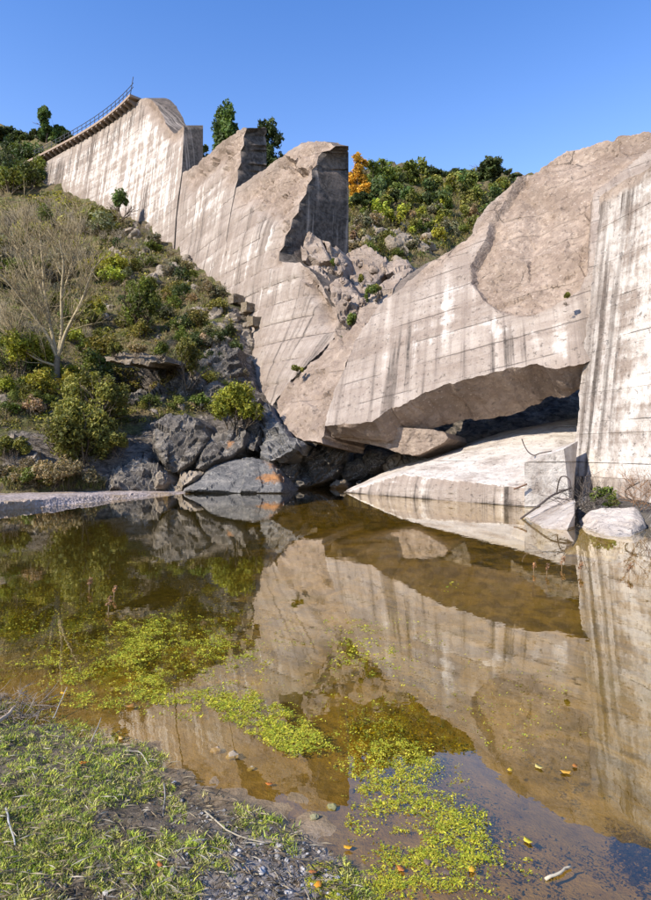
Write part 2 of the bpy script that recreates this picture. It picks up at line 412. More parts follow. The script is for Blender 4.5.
def bound_edges(T):
    E = np.r_[T[:, [0, 1]], T[:, [1, 2]], T[:, [2, 0]]]; S = set(map(tuple, E.tolist()))
    return np.array([e for e in S if (e[1], e[0]) not in S])

def solid(name, mat, poly, Dfun, thick, step=3., rough=0., seed=0, disp=None, mask=None, sidemask=(0, 0, 1), rnd=None,
          nrm=None, rows=3, joint=0, parent=None, tang=None, vdir=None, sidedisp=.12, smooth_runs=(), sharp=38, loc0=False):
    """front face = outline on the surface Dfun; thick(P, px) = vector from front to back for every point; closed all round"""
    q, T = tri_poly(poly, step, rough, seed, smooth_runs)
    if not callable(Dfun): Dfun = TPS(Dfun)
    D = Dfun(q[:, 0], q[:, 1])
    if rnd is not None:
        w, r = rnd; s = np.clip(sdist(q, poly)/w, 0, 1); D = D+r*(1-s)**2
    P = W(q[:, 0], q[:, 1], D); n = len(P)
    a, b, c = P[T[:, 0]], P[T[:, 1]], P[T[:, 2]]; N0 = np.cross(b-a, c-a); N0 = N0.sum(0); N0 /= np.linalg.norm(N0)
    ctr = P.mean(0)
    if N0 @ (np.array([0, 0, H])-ctr) < 0: N0 = -N0; flip = True
    else: flip = False
    M = mask(q, P) if mask else np.tile(np.array([0, 0, 0.]), (n, 1))
    tv = thick(P, q) if callable(thick) else np.broadcast_to(np.asarray(thick, float), P.shape)
    B = P+tv
    if disp is not None: P = P+N0*disp(P, q, M)[:, None]
    PS = P.copy()
    if joint:
        nb_ = len(densify(poly, step, rough, seed, smooth_runs)); L_ = P[:nb_]; K = joint
        PS[:nb_] = sum(np.roll(L_, k_, 0) for k_ in range(-K, K+1))/(2*K+1)
        near = np.linalg.norm(PS[:nb_]-L_, axis=1); PS[:nb_] = np.where((near < .75)[:, None], PS[:nb_], L_)
        LB = B[:nb_].copy(); BS = sum(np.roll(LB, k_, 0) for k_ in range(-K, K+1))/(2*K+1); nB = np.linalg.norm(BS-LB, axis=1); B[:nb_] = np.where((nB < .30)[:, None], BS, LB)
    E = bound_edges(T)
    bi = np.unique(E); mp = -np.ones(n, int); mp[bi] = np.arange(len(bi)); k = len(bi)
    V = [P, B]; Fs = [T if not flip else T[:, ::-1], (T[:, ::-1] if not flip else T)+n]
    prev = bi; base = 2*n
    rings = []
    for r_ in range(1, rows):
        t = r_/rows; R = PS[bi]*(1-t)+B[bi]*t
        if sidedisp:
            cdir = R-R.mean(0); cdir /= np.linalg.norm(cdir, axis=1)[:, None]+1e-9
            R = R+cdir*(fbm(R*.9, seed+31, 4)*sidedisp*2)[:, None]
        V.append(R); rings.append(base+np.arange(k)); base += k
    rings = [None]+rings+[None]
    # separate copies of the rims so that side masks differ from the face masks
    V.append(P[bi]); rings[0] = base+np.arange(k); base += k
    V.append(B[bi]); rings[-1] = base+np.arange(k); base += k
    e0, e1 = mp[E[:, 0]], mp[E[:, 1]]
    for r0, r1 in zip(rings[:-1], rings[1:]):
        a_, b_, c_, d_ = r0[e0], r0[e1], r1[e1], r1[e0]
        t1 = np.c_[b_, a_, d_]; t2 = np.c_[b_, d_, c_]
        if flip: t1, t2 = t1[:, ::-1], t2[:, ::-1]
        Fs += [t1, t2]
    V = np.concatenate(V); Fs = np.concatenate(Fs)
    sm = np.tile(np.asarray(sidemask, float), (base-n, 1)) if not callable(sidemask) else sidemask(V[n:])
    mk = np.r_[M, sm]
    tg = np.array([1., 0, 0]) if tang is None else np.asarray(tang, float)
    u = V@tg; u[n:] = V[n:, 0]*.6+V[n:, 1]*.8
    stt = np.c_[u, V[:, 2] if vdir is None else V@np.asarray(vdir, float), 0*u]
    return link(name, mesh(name, V, Fs, mat, {'mask': mk, 'st': stt}, True, sharp), parent)

def d_rock(amp, sc=.5, seed=0):
    return lambda P, q, M: amp*(cells(P*sc, seed)*1.3+cells((P@np.array([[.8, .3, .5], [-.2, .9, .3], [-.55, -.3, .78]]).T)*np.array([.5, .8, 3.2])*sc*1.2, seed+7)*.75+ridged((P@np.array([[.8, .3, .5], [-.2, .9, .3], [-.55, -.3, .78]]).T)*np.array([.6, .9, 2.2])*sc*1.6, seed, 5)*.3+fbm(P*sc*6, seed+3, 3)*.3-.3)
def d_frac(amp=.3, seed=0):
    return lambda P, q, M: amp*(fbm(P*.5, seed, 5)*.6+cells(P*.8, seed)*.6+cells(P*1.9, seed+2)*.3)*M[:, 2]+.035*fbm(P*1.5, seed+9, 4)

# ------------------------------------------------------------------ the great sheets
def grid(xs, ys, zf):
    X, Y = np.meshgrid(xs, ys); V = np.c_[X.ravel(), Y.ravel(), np.zeros(X.size)]; V[:, 2] = zf(V[:, 0], V[:, 1])
    nx, ny = len(xs), len(ys); i = np.arange(nx*ny).reshape(ny, nx)
    a, b, c, d = i[:-1, :-1].ravel(), i[:-1, 1:].ravel(), i[1:, 1:].ravel(), i[1:, :-1].ravel()
    return V, np.r_[np.c_[a, b, c], np.c_[a, c, d]]

V, T = grid(np.linspace(-900, 900, 40), np.linspace(-600, 1500, 40), lambda x, y: -4+0*x)
props(link('ground', mesh('ground', V, T, SOIL, {'mask': np.zeros((len(V), 3))})), kind='structure')

shore = np.array([(-4.9, 5.5), (-3.3, 5.0), (-2.55, 4.72), (-1.62, 4.25), (-1.25, 4.05), (-.95, 3.72), (-.55, 3.42), (-.12, 3.12), (.15, 2.85), (.33, 2.6), (.6, 2.1), (.9, 1.2), (1.3, -1.5)])
land = [tuple(p) for p in shore]+[(-12, -3), (-12, 6.0)]
def shore_d(x, y):                                       # metres: + on land, - in the pool
    return sdist(np.c_[x, y], land)
DKP = [(-400, 470), (275, 470), (262, 560), (250, 610), (205, 640), (120, 655), (-400, 665)]  # area where the hillside's dark reflection is painted into the bed
def refl_dark_bed(V):
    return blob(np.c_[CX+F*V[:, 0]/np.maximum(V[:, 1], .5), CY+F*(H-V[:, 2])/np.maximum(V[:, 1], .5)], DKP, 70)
def bank_z(x, y):
    d = shore_d(x, y); P = np.c_[x, y, 0*x]
    d = d+.16*fbm(P*1.7, 3, 4)
    up = np.clip(d, 0, 9); dn = np.clip(-d, 0, 30)
    z = .14*(1-np.exp(-up*1.6))+.045*up-(.028*dn+.30*(1-np.exp(-(dn/3.2)**2)))
    return z+.014*fbm(P*6, 8, 4)*(1+1.4*(d > 0))+.016*fbm(P*15, 12, 3)*(d > 0)+.022*fbm(P*2.1, 4, 3)-.006
V, T = grid(np.arange(-5, 5, .032), np.arange(.6, 9.5, .032), bank_z)
d = shore_d(V[:, 0], V[:, 1])
gpx = CX+F*V[:, 0]/V[:, 1]; gpy = CY+F*(H-V[:, 2])/V[:, 1]; gq = np.c_[gpx, gpy]
und = np.clip((-d-.15)/.9, 0, 1)*np.clip(1-blob(gq, [(360, 790), (470, 735), (560, 800), (700, 860), (700, 960), (400, 960)], 60)*.8, 0, 1)
litter = np.clip(d*3+.3, 0, 1); gvl = .8*blob(gq, [(205, 862), (260, 845), (325, 858), (340, 915), (190, 915)], 40)
props(link('near_bank', mesh('near_bank', V, T, MUD, {'mask': np.c_[und, litter*(1-gvl*.6), gvl], 'weeds': np.tile(refl_dark_bed(V)[:, None], (1, 3))})), kind='structure')  # 'weeds' holds the dark reflection tone painted into the bed
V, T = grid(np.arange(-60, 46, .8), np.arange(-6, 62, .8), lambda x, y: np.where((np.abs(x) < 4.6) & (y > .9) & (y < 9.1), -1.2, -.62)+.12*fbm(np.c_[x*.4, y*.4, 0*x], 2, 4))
props(link('pool_bed', mesh('pool_bed', V, T, MUD, {'mask': np.tile([1., 0, 0], (len(V), 1)), 'weeds': np.tile(refl_dark_bed(V)[:, None], (1, 3))})), kind='structure')  # same painted reflection tone in 'weeds' on the far bed
V, T = grid(np.linspace(-60, 46, 30), np.linspace(-6, 62, 30), lambda x, y: 0*x)
props(link('pool_water', mesh('pool_water', V, T, WATER)), kind='structure')

# ------------------------------------------------------------------ the dam: where its faces lie
ARC_C = np.array([-108.87, -3.22]); ARC_R = 120.62
def arc_D(px, py, off):
    px, py = np.ravel(px).astype(float), np.ravel(py).astype(float)
    lo, hi = np.full(len(px), 20.), np.full(len(px), 170.)
    for _ in range(40):
        D = (lo+hi)/2; X = (px-CX)/F*D; Z = H-(py-CY)/F*D
        r = np.hypot(X-ARC_C[0], D-ARC_C[1])-(ARC_R-off-.14*(50-Z)); lo = np.where(r < 0, D, lo); hi = np.where(r < 0, hi, D)
    return lo
ctl = [(px, py) for px in (-20, 10, 40, 70, 100, 140, 180) for py in (90, 130, 170, 210, 250)]
pts = [(px, py, float(arc_D(px, py, 1.5)[0])) for px, py in ctl]
pts += [(247, 128, 54), (235, 186, 54), (222, 270, 52), (240, 305, 47.5), (255, 370, 41.5), (270, 410, 37), (283, 262, 43), (335, 146, 45.5), (310, 181, 45), (300, 400, 33.5), (320, 440, 29.5), (339, 330, 37), (290, 440, 31)]
DAM = TPS(pts)

def tan_of(px):                                          # horizontal tangent of the wall (towards the breach)
    return np.array([.70, -.71]) if px < 190 else np.array([.62, -.78])

# ------------------------------------------------------------------ hills: one terrain, from the shore up to the ridges
tp = [(-250, 486, 25), (-120, 486, 25.5), (0, 487, 26.2), (60, 482, 27.5), (130, 482, 29), (200, 485, 31), (270, 490, 33), (340, 492, 35), (450, 490, 36), (600, 490, 36), (800, 490, 36),
      (-120, 430, 27), (0, 430, 29), (60, 440, 29.5), (100, 432, 31), (160, 415, 33), (230, 425, 34), (265, 425, 34.5), (350, 440, 36.5), (450, 430, 38), (600, 420, 38),
      (-120, 370, 31), (0, 375, 33.5), (57, 378, 35.5), (120, 392, 36), (200, 370, 39), (235, 370, 40),
      (-120, 280, 44), (0, 300, 48), (100, 300, 50), (155, 300, 50), (200, 300, 48.5),
      (-120, 200, 74), (0, 205, 85), (400, 330, 50), (350, 300, 50), (450, 300, 54), (600, 300, 55),
      (380, 262, 58), (430, 250, 66), (500, 240, 78), (600, 240, 88), (360, 200, 86), (420, 195, 100), (500, 190, 112), (600, 190, 120), (400, 165, 128), (500, 168, 134), (650, 180, 140),
      (-100, 150, 130), (0, 150, 130), (30, 132, 142), (-100, 110, 150), (-250, 120, 140)]
for px, py in [(45, 186), (62, 190), (85, 203), (120, 216), (150, 232), (180, 254), (205, 275), (228, 293), (243, 310), (251, 340), (256, 370), (264, 398), (272, 415)]:
    D = float(DAM(px, py)[0]); tp.append((px-3, py+2, D-.4)); tp.append((px+22, py-14, D+5))
HILL = TPS(tp)
hill_poly = [(-260, 500), (-260, 118), (-100, 112), (-20, 120), (5, 128), (35, 140), (72, 152), (100, 178), (140, 200), (200, 205), (280, 215), (340, 225), (349, 178), (372, 168), (400, 164), (440, 172), (480, 176), (515, 174), (560, 178), (640, 185), (760, 200), (820, 300), (820, 500)]
CAVE = [(108, 364), (166, 362), (166, 392), (140, 397), (112, 396)]
CRAG = [(222, 300), (246, 312), (256, 370), (275, 410), (300, 440), (300, 495), (180, 495), (100, 490), (0, 490), (0, 425), (45, 425), (60, 450), (105, 452), (150, 415), (190, 420), (215, 400), (215, 350)]
ROCKY = [[(135, 215), (185, 250), (225, 290), (200, 310), (165, 280), (120, 285), (95, 262), (110, 240)], [(385, 225), (425, 222), (430, 262), (392, 268)], [(350, 240), (372, 235), (380, 262), (350, 262)], [(0, 160), (38, 170), (40, 195), (0, 195)]]
def hill_mask(q, P):
    r = .12+.88*blob(q, CRAG, 10)+.8*blob(q, CAVE, 5)
    for p in ROCKY: r = r+.6*blob(q, p, 12)
    r = np.where((q[:, 0] > 255) & (q[:, 1] > 270), 1., r)
    return np.c_[np.clip(r, 0, 1), 0*r, 0*r]
def hill_disp(P, q, M):
    D = P[:, 1]; a = np.clip((D-20)/45, .24, 1.3)
    d = a*(.75*ridged(P*.33, 4, 5)+.5*cells(P*.55, 2)*(.35+M[:, 0])+.35*fbm(P*1.3, 6, 4))
    return d-3.0*np.clip(sdist(q, CAVE)/5, 0, 1)
def hill_D(px, py): return HILL(px, py)
HILL_O = props(solid('hillside', SOIL, hill_poly, HILL, lambda P, q: np.c_[0*P[:, 0], P[:, 1]*.35, -P[:, 2]-3], 3.2, 2., 1, hill_disp, hill_mask, (0.3, 0, 0), rows=2, sidedisp=0, sharp=None), kind='structure')

HILL_ME = HILL_O.data
gp = [(-260, 505), (-100, 489.5), (0, 488.5), (60, 487), (130, 487.5), (205, 489.3), (215, 490.3), (188, 494), (120, 500.5), (60, 506), (0, 511.5), (-100, 522), (-260, 545)]
props(solid('gravel_bank', GRAVEL, gp, lambda px, py: (H+.03-.30*np.clip(sdist(np.c_[px, py], gp)/9, 0, 1))*F/(py-CY), (0, 0, -1.2), 2.5, .8, 3,
            lambda P, q, M: .03*fbm(P*1.1, 3, 4), rows=2, sidedisp=0), kind='structure')

# ------------------------------------------------------------------ left ruin of the arch dam
dam = empty('broken_arch_dam', (-12, 62, 0), 'tall curved pale concrete dam ruin with stepped broken top and crest walkway', 'dam')
def edge_t(D, px, py, pxb, n2):                          # thickness that puts the back corner at pixel column pxb
    X, Y = (px-CX)/F*D, D; u = (pxb-CX)/F
    return (u*Y-X)/(n2[0]-u*n2[1])
def tab_thick(n2, knots, pxb):
    ys = np.array([k[1] for k in knots], float); ts = np.array([edge_t(float(DAM(*k)[0]), k[0], k[1], pxb, n2) for k in knots])
    def f(P, q):
        t = np.interp(q[:, 1], ys, ts); return np.c_[n2[0]*t, n2[1]*t, (P[:, 2]-H)*n2[1]*t/P[:, 1]*np.clip((ys[-1]-q[:, 1])/30, 0, 1)]
    return f
def mk_thick(n2, pa, ta, pb, tb):
    def f(P, q):
        t = ta+(tb-ta)*np.clip((q[:, 1]-pa)/(pb-pa), -.1, 1.3)
        return np.c_[n2[0]*t, n2[1]*t, 0*t]
    return f
LIFT = 1.55
def dam_disp(seed, poly):
    def f(P, q, M):
        ed = np.clip(sdist(q, poly)/6, 0, 1)
        k = np.floor(P[:, 2]/LIFT); h = hsh(k.astype(int), 0*k.astype(int), 0*k.astype(int), seed)
        fz = np.abs(P[:, 2]/LIFT-np.round(P[:, 2]/LIFT))
        d = (h-.5)*.10-.08*(fz < .07)+.05*fbm(P*.8, seed, 4)
        fr = M[:, 2]
        d = d*(1-fr)+fr*(.3*fbm(P*.38, seed+1, 5)+.6*cells(P*.42, seed)+.35*cells(P*1.0, seed+3)-.3)
        return d*ed
    return f
WHITE_L = [[(40, 170), (75, 152), (140, 102), (158, 115), (178, 140), (178, 215), (160, 235), (100, 205), (55, 188)], [(186, 178), (232, 150), (225, 215), (190, 240), (176, 235)], [(195, 262), (250, 225), (268, 262), (240, 300), (215, 280)],
           [(268, 215), (282, 240), (281, 290), (262, 305), (258, 262)], [(300, 270), (330, 290), (336, 330), (300, 355), (285, 320)]]
def left_mask(frac_polys, white=1.0):
    def f(q, P):
        w = np.zeros(len(q))
        for i, p in enumerate(WHITE_L): w = np.maximum(w, blob(q, p, 14)*((.62, .46, .42, .55, .42)[i]))
        dk = .36*blob(q, [(36, 170), (75, 148), (142, 100), (142, 122), (80, 172), (60, 186)], 10)+.22*blob(q, [(130, 150), (180, 140), (180, 230), (140, 220)], 16)+.14+.16*np.clip((q[:, 0]-180)/20, 0, 1)
        fr = np.zeros(len(q))
        for p, s in frac_polys: fr = np.maximum(fr, blob(q, p, s))
        return np.c_[w*(1-fr), dk*(1-fr), fr]
    return f
n1, n2, n3 = np.array([.75, .66]), np.array([.80, .60]), np.array([.80, .60])
w1 = [(36, 170), (38, 166.5), (75, 145), (110, 124.5), (141, 99), (152, 100.5), (158, 106), (162, 114), (169, 127.4), (174, 133.5), (178, 131), (183, 125.3), (184, 128), (181.6, 173), (176, 215), (173, 258), (150, 245), (120, 225), (85, 211), (60, 198), (44, 192)]
Dj = float(DAM(183, 150)[0]); tj = edge_t(Dj, 183, 150, 204, n1)
b1 = solid('wall_block', CONC, w1, DAM, tab_thick(n1, [(183, 125.3), (184, 128), (181.6, 173)], 203), 2.2, 1.6, 11, dam_disp(3, w1),
      left_mask([([(141, 96), (160, 96), (175, 130), (186, 120), (186, 132), (172, 142), (162, 128), (150, 110)], 5)]), (0, .95, .05), parent=dam, tang=(.70, -.71, 0), smooth_runs=(0, 1, 2, 3, 11, 12, 13, 14, 15), sidedisp=.015)
w2 = [(182.6, 173), (188, 171), (200, 161), (210, 154), (220, 144), (230, 136), (238, 130), (244, 127.3), (247, 128), (243.5, 137), (244, 145), (240.5, 151), (241, 163), (237.5, 170), (238, 179), (235.6, 186.4), (231, 210), (226, 240), (224, 310), (200, 290), (174.5, 262), (177, 216)]
Dj = float(DAM(245, 145)[0]); t2a = edge_t(Dj, 246, 132, 267, n2); t2b = edge_t(float(DAM(235.6, 186)[0]), 235.6, 186, 269, n2)
solid('wall_block', CONC, w2, DAM, tab_thick(n2, [(247, 128), (243.5, 137), (244, 145), (240.5, 151), (241, 163), (237.5, 170), (238, 179), (235.6, 186.4)], 266.5), 2.2, 1.6, 12, dam_disp(4, w2),
      left_mask([([(182, 176), (200, 158), (220, 140), (245, 124), (250, 130), (240, 185), (228, 186), (222, 165), (205, 178), (190, 188)], 8)]), (.0, 1.0, .0), parent=dam, tang=(.66, -.75, 0), smooth_runs=(8, 9, 10, 11, 12, 13, 14, 15, 16, 19, 20, 21), rows=7, joint=7, sidedisp=.015)
w3 = [(236.4, 187.5), (250, 179), (266, 169), (276, 160), (284.5, 154.5), (296, 147), (308, 141), (318, 141.3), (331, 143), (335.5, 146), (330, 150.5), (322, 152), (318, 157), (316.5, 165), (311.5, 170), (312, 179), (307.5, 185), (306, 194), (299.5, 203), (298.5, 212), (292.5, 219), (290.5, 229), (285.5, 236), (284, 246), (279.5, 252), (279, 261), (288, 262),
      (300, 262), (312, 272), (322, 285), (329, 300), (339, 320), (339, 334), (327, 345), (315, 357), (297, 374), (282, 392), (275, 402), (266, 420), (250, 420), (235, 380), (224, 312), (226.5, 241), (231.6, 210)]
t3a = edge_t(float(DAM(335, 146)[0]), 335, 146, 351.5, n3); t3b = edge_t(float(DAM(279, 261)[0]), 279, 261, 355, n3)
solid('wall_block', CONC, w3, DAM, tab_thick(n3, [(335.5, 146), (330, 150.5), (322, 152), (318, 157), (316.5, 165), (311.5, 170), (312, 179), (307.5, 185), (306, 194), (299.5, 203), (298.5, 212), (292.5, 219), (290.5, 229), (285.5, 236), (284, 246), (279.5, 252), (279, 261)], 348.5), 2.2, 1.8, 13, dam_disp(5, w3),
      left_mask([([(236, 196), (262, 172), (285, 150), (320, 136), (340, 146), (314, 180), (296, 215), (280, 262), (272, 262), (283, 225), (270, 212), (250, 200), (240, 205)], 8), ([(300, 258), (345, 320), (330, 330), (318, 300), (305, 282)], 6)]), (.0, 1.0, .0), parent=dam, tang=(.62, -.78, 0), smooth_runs=tuple(range(9, 25))+(42, 43), rows=7, joint=7, sidedisp=.015)
# crest walkway on brackets, with handrail
cz = 50.0
def crest_pt(px, py, out=0.):                            # point on the crest line; out = metres towards the valley
    D = (cz-H)*F/(CY-py); p = np.array([(px-CX)/F*D, D]); n = (ARC_C-p); n /= np.linalg.norm(n); return p+n*out
cl = [(30, 166.8), (52, 155.5), (77, 142.8), (96, 132.2), (112.5, 121.5), (126, 110), (139.5, 98.4)]
C2 = np.array([crest_pt(*p) for p in cl]); tt = np.r_[0, np.cumsum(np.hypot(*np.diff(C2, axis=0).T))]
cf = [np.poly1d(np.polyfit(tt, C2[:, k], 3)) for k in (0, 1)]
def crest(t, out=0., z=0.):
    p = np.array([cf[0](t), cf[1](t)]); d = np.array([cf[0].deriv()(t), cf[1].deriv()(t)]); d /= np.hypot(*d)
    n = np.array([d[1], -d[0]]);  n = n if n@(np.array([0, 0])-p) > 0 else -n
    return np.array([*(p+n*out), cz+z]), np.array([*d, 0]), np.array([*n, 0])
L = tt[-1]; ts = np.linspace(0, L, 40); prof = [(1.35, -.22), (1.35, .10), (-1.5, .10), (-1.5, -.22)]
Vw = np.array([[crest(t, o, z)[0] for o, z in prof] for t in ts]).reshape(-1, 3); Tw = []
for i in range(39):
    for j in range(4): p, q = i*4+j, i*4+(j+1) % 4; Tw += [(p, q, q+4), (p, q+4, p+4)]
Tw += [(0, 2, 1), (0, 3, 2), (156, 157, 158), (156, 158, 159)]
RUSTC = (.30, .215, .155)
a = Acc(); a.add(Vw, Tw, RUSTC); a.build('walkway_slab', METAL, dam, False)
nb = 26
for i in range(nb):
    c, d, n = crest(L*(i+.4)/nb, .55, -.55); a = Acc()
    Vb = [c+d*s*.16+n*o+np.array([0, 0, z]) for s in (-1, 1) for o, z in ((-.75, -.75), (-.75, .326), (.72, .326), (.72, .08))]
    a.add(Vb, [(0, 1, 2), (0, 2, 3), (4, 6, 5), (4, 7, 6), (0, 4, 5), (0, 5, 1), (1, 5, 6), (1, 6, 2), (2, 6, 7), (2, 7, 3), (3, 7, 4), (3, 4, 0)], (.20, .15, .115)); a.build('bracket', METAL, dam, False)
rail = None
a = Acc()
for z in (.62, 1.15): a.tube([crest(t, 1.25, z)[0] for t in np.r_[ts[4:], L+1.6*.6]], .045, 5, (.05, .05, .06))
rail = a.build('handrail', METAL, dam)
for i in range(24):
    c, d, n = crest(L*.12+(L*.88)*i/23, 1.25, .1); a = Acc(); lean = d*.9 if i == 23 else 0*d
    a.tube([c, c+np.array([0, 0, 1.08 if i < 23 else 1.9])+lean], .05, 5, (.05, .05, .06)); a.build('rail_post', METAL, rail)

# wedge-shaped piece fallen between the ruin and the great block
FR = lambda q, P: np.c_[0*q[:, 0]+.1, 0*q[:, 0]+.05, np.full(len(q), .75)]
wedge = [(276, 402), (286, 388), (298, 375), (316, 358.5), (328, 346), (340, 335), (352, 326), (364, 322), (362, 330), (352, 352), (342, 374), (332, 402), (326, 425), (321, 442), (306, 441), (295, 436), (286, 426)]
props(solid('concrete_wedge', CONC, wedge, [(276, 402, 34.5), (320, 441, 29.2), (362, 322, 34.0), (300, 372, 34.5)], (2.2, 2.6, -.6), 2.2, 1.6, 21, d_frac(.35, 5), FR),
      'wedge of broken brown concrete wedged between the curved dam ruin and the huge leaning slab', 'concrete wedge')

# ------------------------------------------------------------------ the huge leaning block with the overhang
BIG = TPS([(324, 427, 29.), (575, 367, 23.5), (500, 190, 33.)])
BE1 = np.array([9.87, -5.5, 2.15]); BE1 /= np.linalg.norm(BE1); BN = np.array([-.49, -.66, .56]); BE2 = np.cross(BN, BE1); BE2 = BE2/np.linalg.norm(BE2)*np.sign(BE2[2])
big_poly = [(325, 425.5), (332, 400), (342, 374), (352, 351), (362, 329), (377, 308), (390, 296), (408, 281), (418, 274), (430, 263), (448, 252), (467, 239), (474, 226), (481, 215), (496, 198), (510, 185), (524, 172), (539, 161), (556, 149), (573, 140.5), (600, 132), (627, 125), (651, 120), (720, 107), (800, 98),
            (800, 330), (640, 345), (600, 358), (574.6, 366), (558, 368.5), (545, 367.5), (537, 363.4), (517, 367), (495, 372), (478, 376), (460.6, 380.5), (444, 385), (430, 391.5), (418, 397), (407, 403), (398, 407), (388, 409.5), (380, 416), (372, 422), (350, 424)]
SCOOP = [(471, 263), (472, 283), (484, 300), (498, 311), (515, 315.5), (532, 316), (556, 304), (579, 290), (588, 270), (590, 230), (593, 193), (625, 168), (660, 140), (810, 100), (560, 100), (530, 160), (508, 192), (490, 222), (486, 240)]
TOPFR = [(420, 268), (470, 232), (500, 190), (545, 150), (651, 115), (810, 100), (810, 160), (640, 150), (560, 165), (518, 192), (490, 226), (472, 245), (440, 268), (418, 284)]
BW = [([(445, 290), (470, 245), (476, 262), (475, 290), (470, 330), (440, 350), (400, 352), (385, 335), (420, 310)], .50, 10), ([(478, 262), (487, 222), (490, 222), (485, 250), (482, 262)], .9, 3), ([(492, 228), (512, 200), (516, 208), (495, 232)], .7, 3),
      ([(475, 300), (500, 322), (540, 325), (575, 312), (572, 362), (500, 340), (470, 330)], .55, 8), ([(345, 370), (420, 330), (470, 345), (400, 372)], .30, 12)]
def big_mask(q, P):
    w = np.full(len(q), .10)
    for p, a_, s in BW: w = np.maximum(w, a_*blob(q, p, s))
    fr = np.maximum(blob(q, SCOOP, 3), blob(q, TOPFR, 5)*.9)
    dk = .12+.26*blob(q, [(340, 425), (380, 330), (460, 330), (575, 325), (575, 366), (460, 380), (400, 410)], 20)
    return np.c_[w*(1-fr), dk*(1-fr), fr]
def big_disp(P, q, M):
    s = np.clip(sdist(q, SCOOP)/3, 0, 1); t = np.clip(sdist(q, TOPFR)/10, 0, 1)
    big = fbm(P*.13+3.3, 8, 3)*.45+fbm(P*.5, 9, 5)*.16+cells(P*.42, 4)*.22+cells(P*1.1, 6)*.10
    rim = 1-np.clip(sdist(q, SCOOP)/55, 0, 1)
    d = -(.40*s+.22*(1-rim)*s)-.12*t+np.maximum(s, t)*big*.8
    nt = sdist(np.c_[q[:, 0], q[:, 1]], [(520, 190), (545, 178), (558, 205), (545, 235), (528, 262), (515, 250), (522, 220)])
    d = d-.28*np.clip(nt/14, 0, 1)
    return d+.05*fbm(P*.7, 3, 4)*(1-s)+.03*fbm(P*3, 5, 3)
props(solid('leaning_dam_block', CONC, big_poly, BIG, lambda P, q: (np.array([1.45, 1.85, -1.15])[None]+np.c_[0*q[:, 0], 0*q[:, 0], -.5*np.clip((q[:, 1]-300)/100, 0, 1)])*(1+.28*fbm(P*.3, 2, 4))[:, None]*(.36+.74*np.clip((q[:, 0]-335)/130, 0, 1)-.55*np.clip((q[:, 0]-505)/65, 0, 1)*np.clip((q[:, 1]-330)/20, 0, 1)+1.9*np.clip((340-q[:, 1])/50, 0, 1))[:, None], 2.1, 1.4, 31, big_disp, big_mask, (0, .0, .9), tang=BE1, vdir=BE2, rows=9, sidedisp=.16),  # unseen upper back thickened to keep sky light out of the cave
      'huge leaning slab of dam concrete with a scooped broken face overhanging the pool', 'concrete slab')
# thinner slab below the left end of the overhang
low = [(330, 431), (345, 428), (372, 426), (400, 427), (425, 429), (445, 432), (448, 438), (440, 445), (425, 452), (412, 456), (398, 452), (378, 446), (352, 441), (332, 437)]
props(solid('underside_slab', CONC, low, [(330, 432, 29.6), (445, 434, 27.3), (412, 455, 28.2), (350, 440, 29.8)], (1.6, 3.0, -.2), 2.0, 1.0, 33, d_frac(.2, 7), lambda q, P: np.c_[0*q[:, 0], .35*np.clip((436-q[:, 1])/6, 0, 1), np.full(len(q), .8)], (0, 0, .9)),
      'low brown broken slab hanging under the left end of the leaning slab', 'concrete slab')
# notch block with a dark cast face at the head of the crack
props(solid('notch_block', CONC, [(376, 322), (388, 300), (400, 281), (408, 274), (419, 268.5), (432, 261), (428, 270), (418, 281), (404, 300), (392, 318), (380, 326)], [(376, 322, 33.5), (419, 268, 37.5), (404, 300, 34.2)], (2.2, 1.2, -.9), 1.8, .9, 34, d_frac(.15, 2), lambda q, P: np.c_[0*q[:, 0], np.full(len(q), .75), np.full(len(q), .15)], (0, .2, .8)),
      'narrow block with a dark cast face along the upper edge of the leaning slab', 'concrete block')

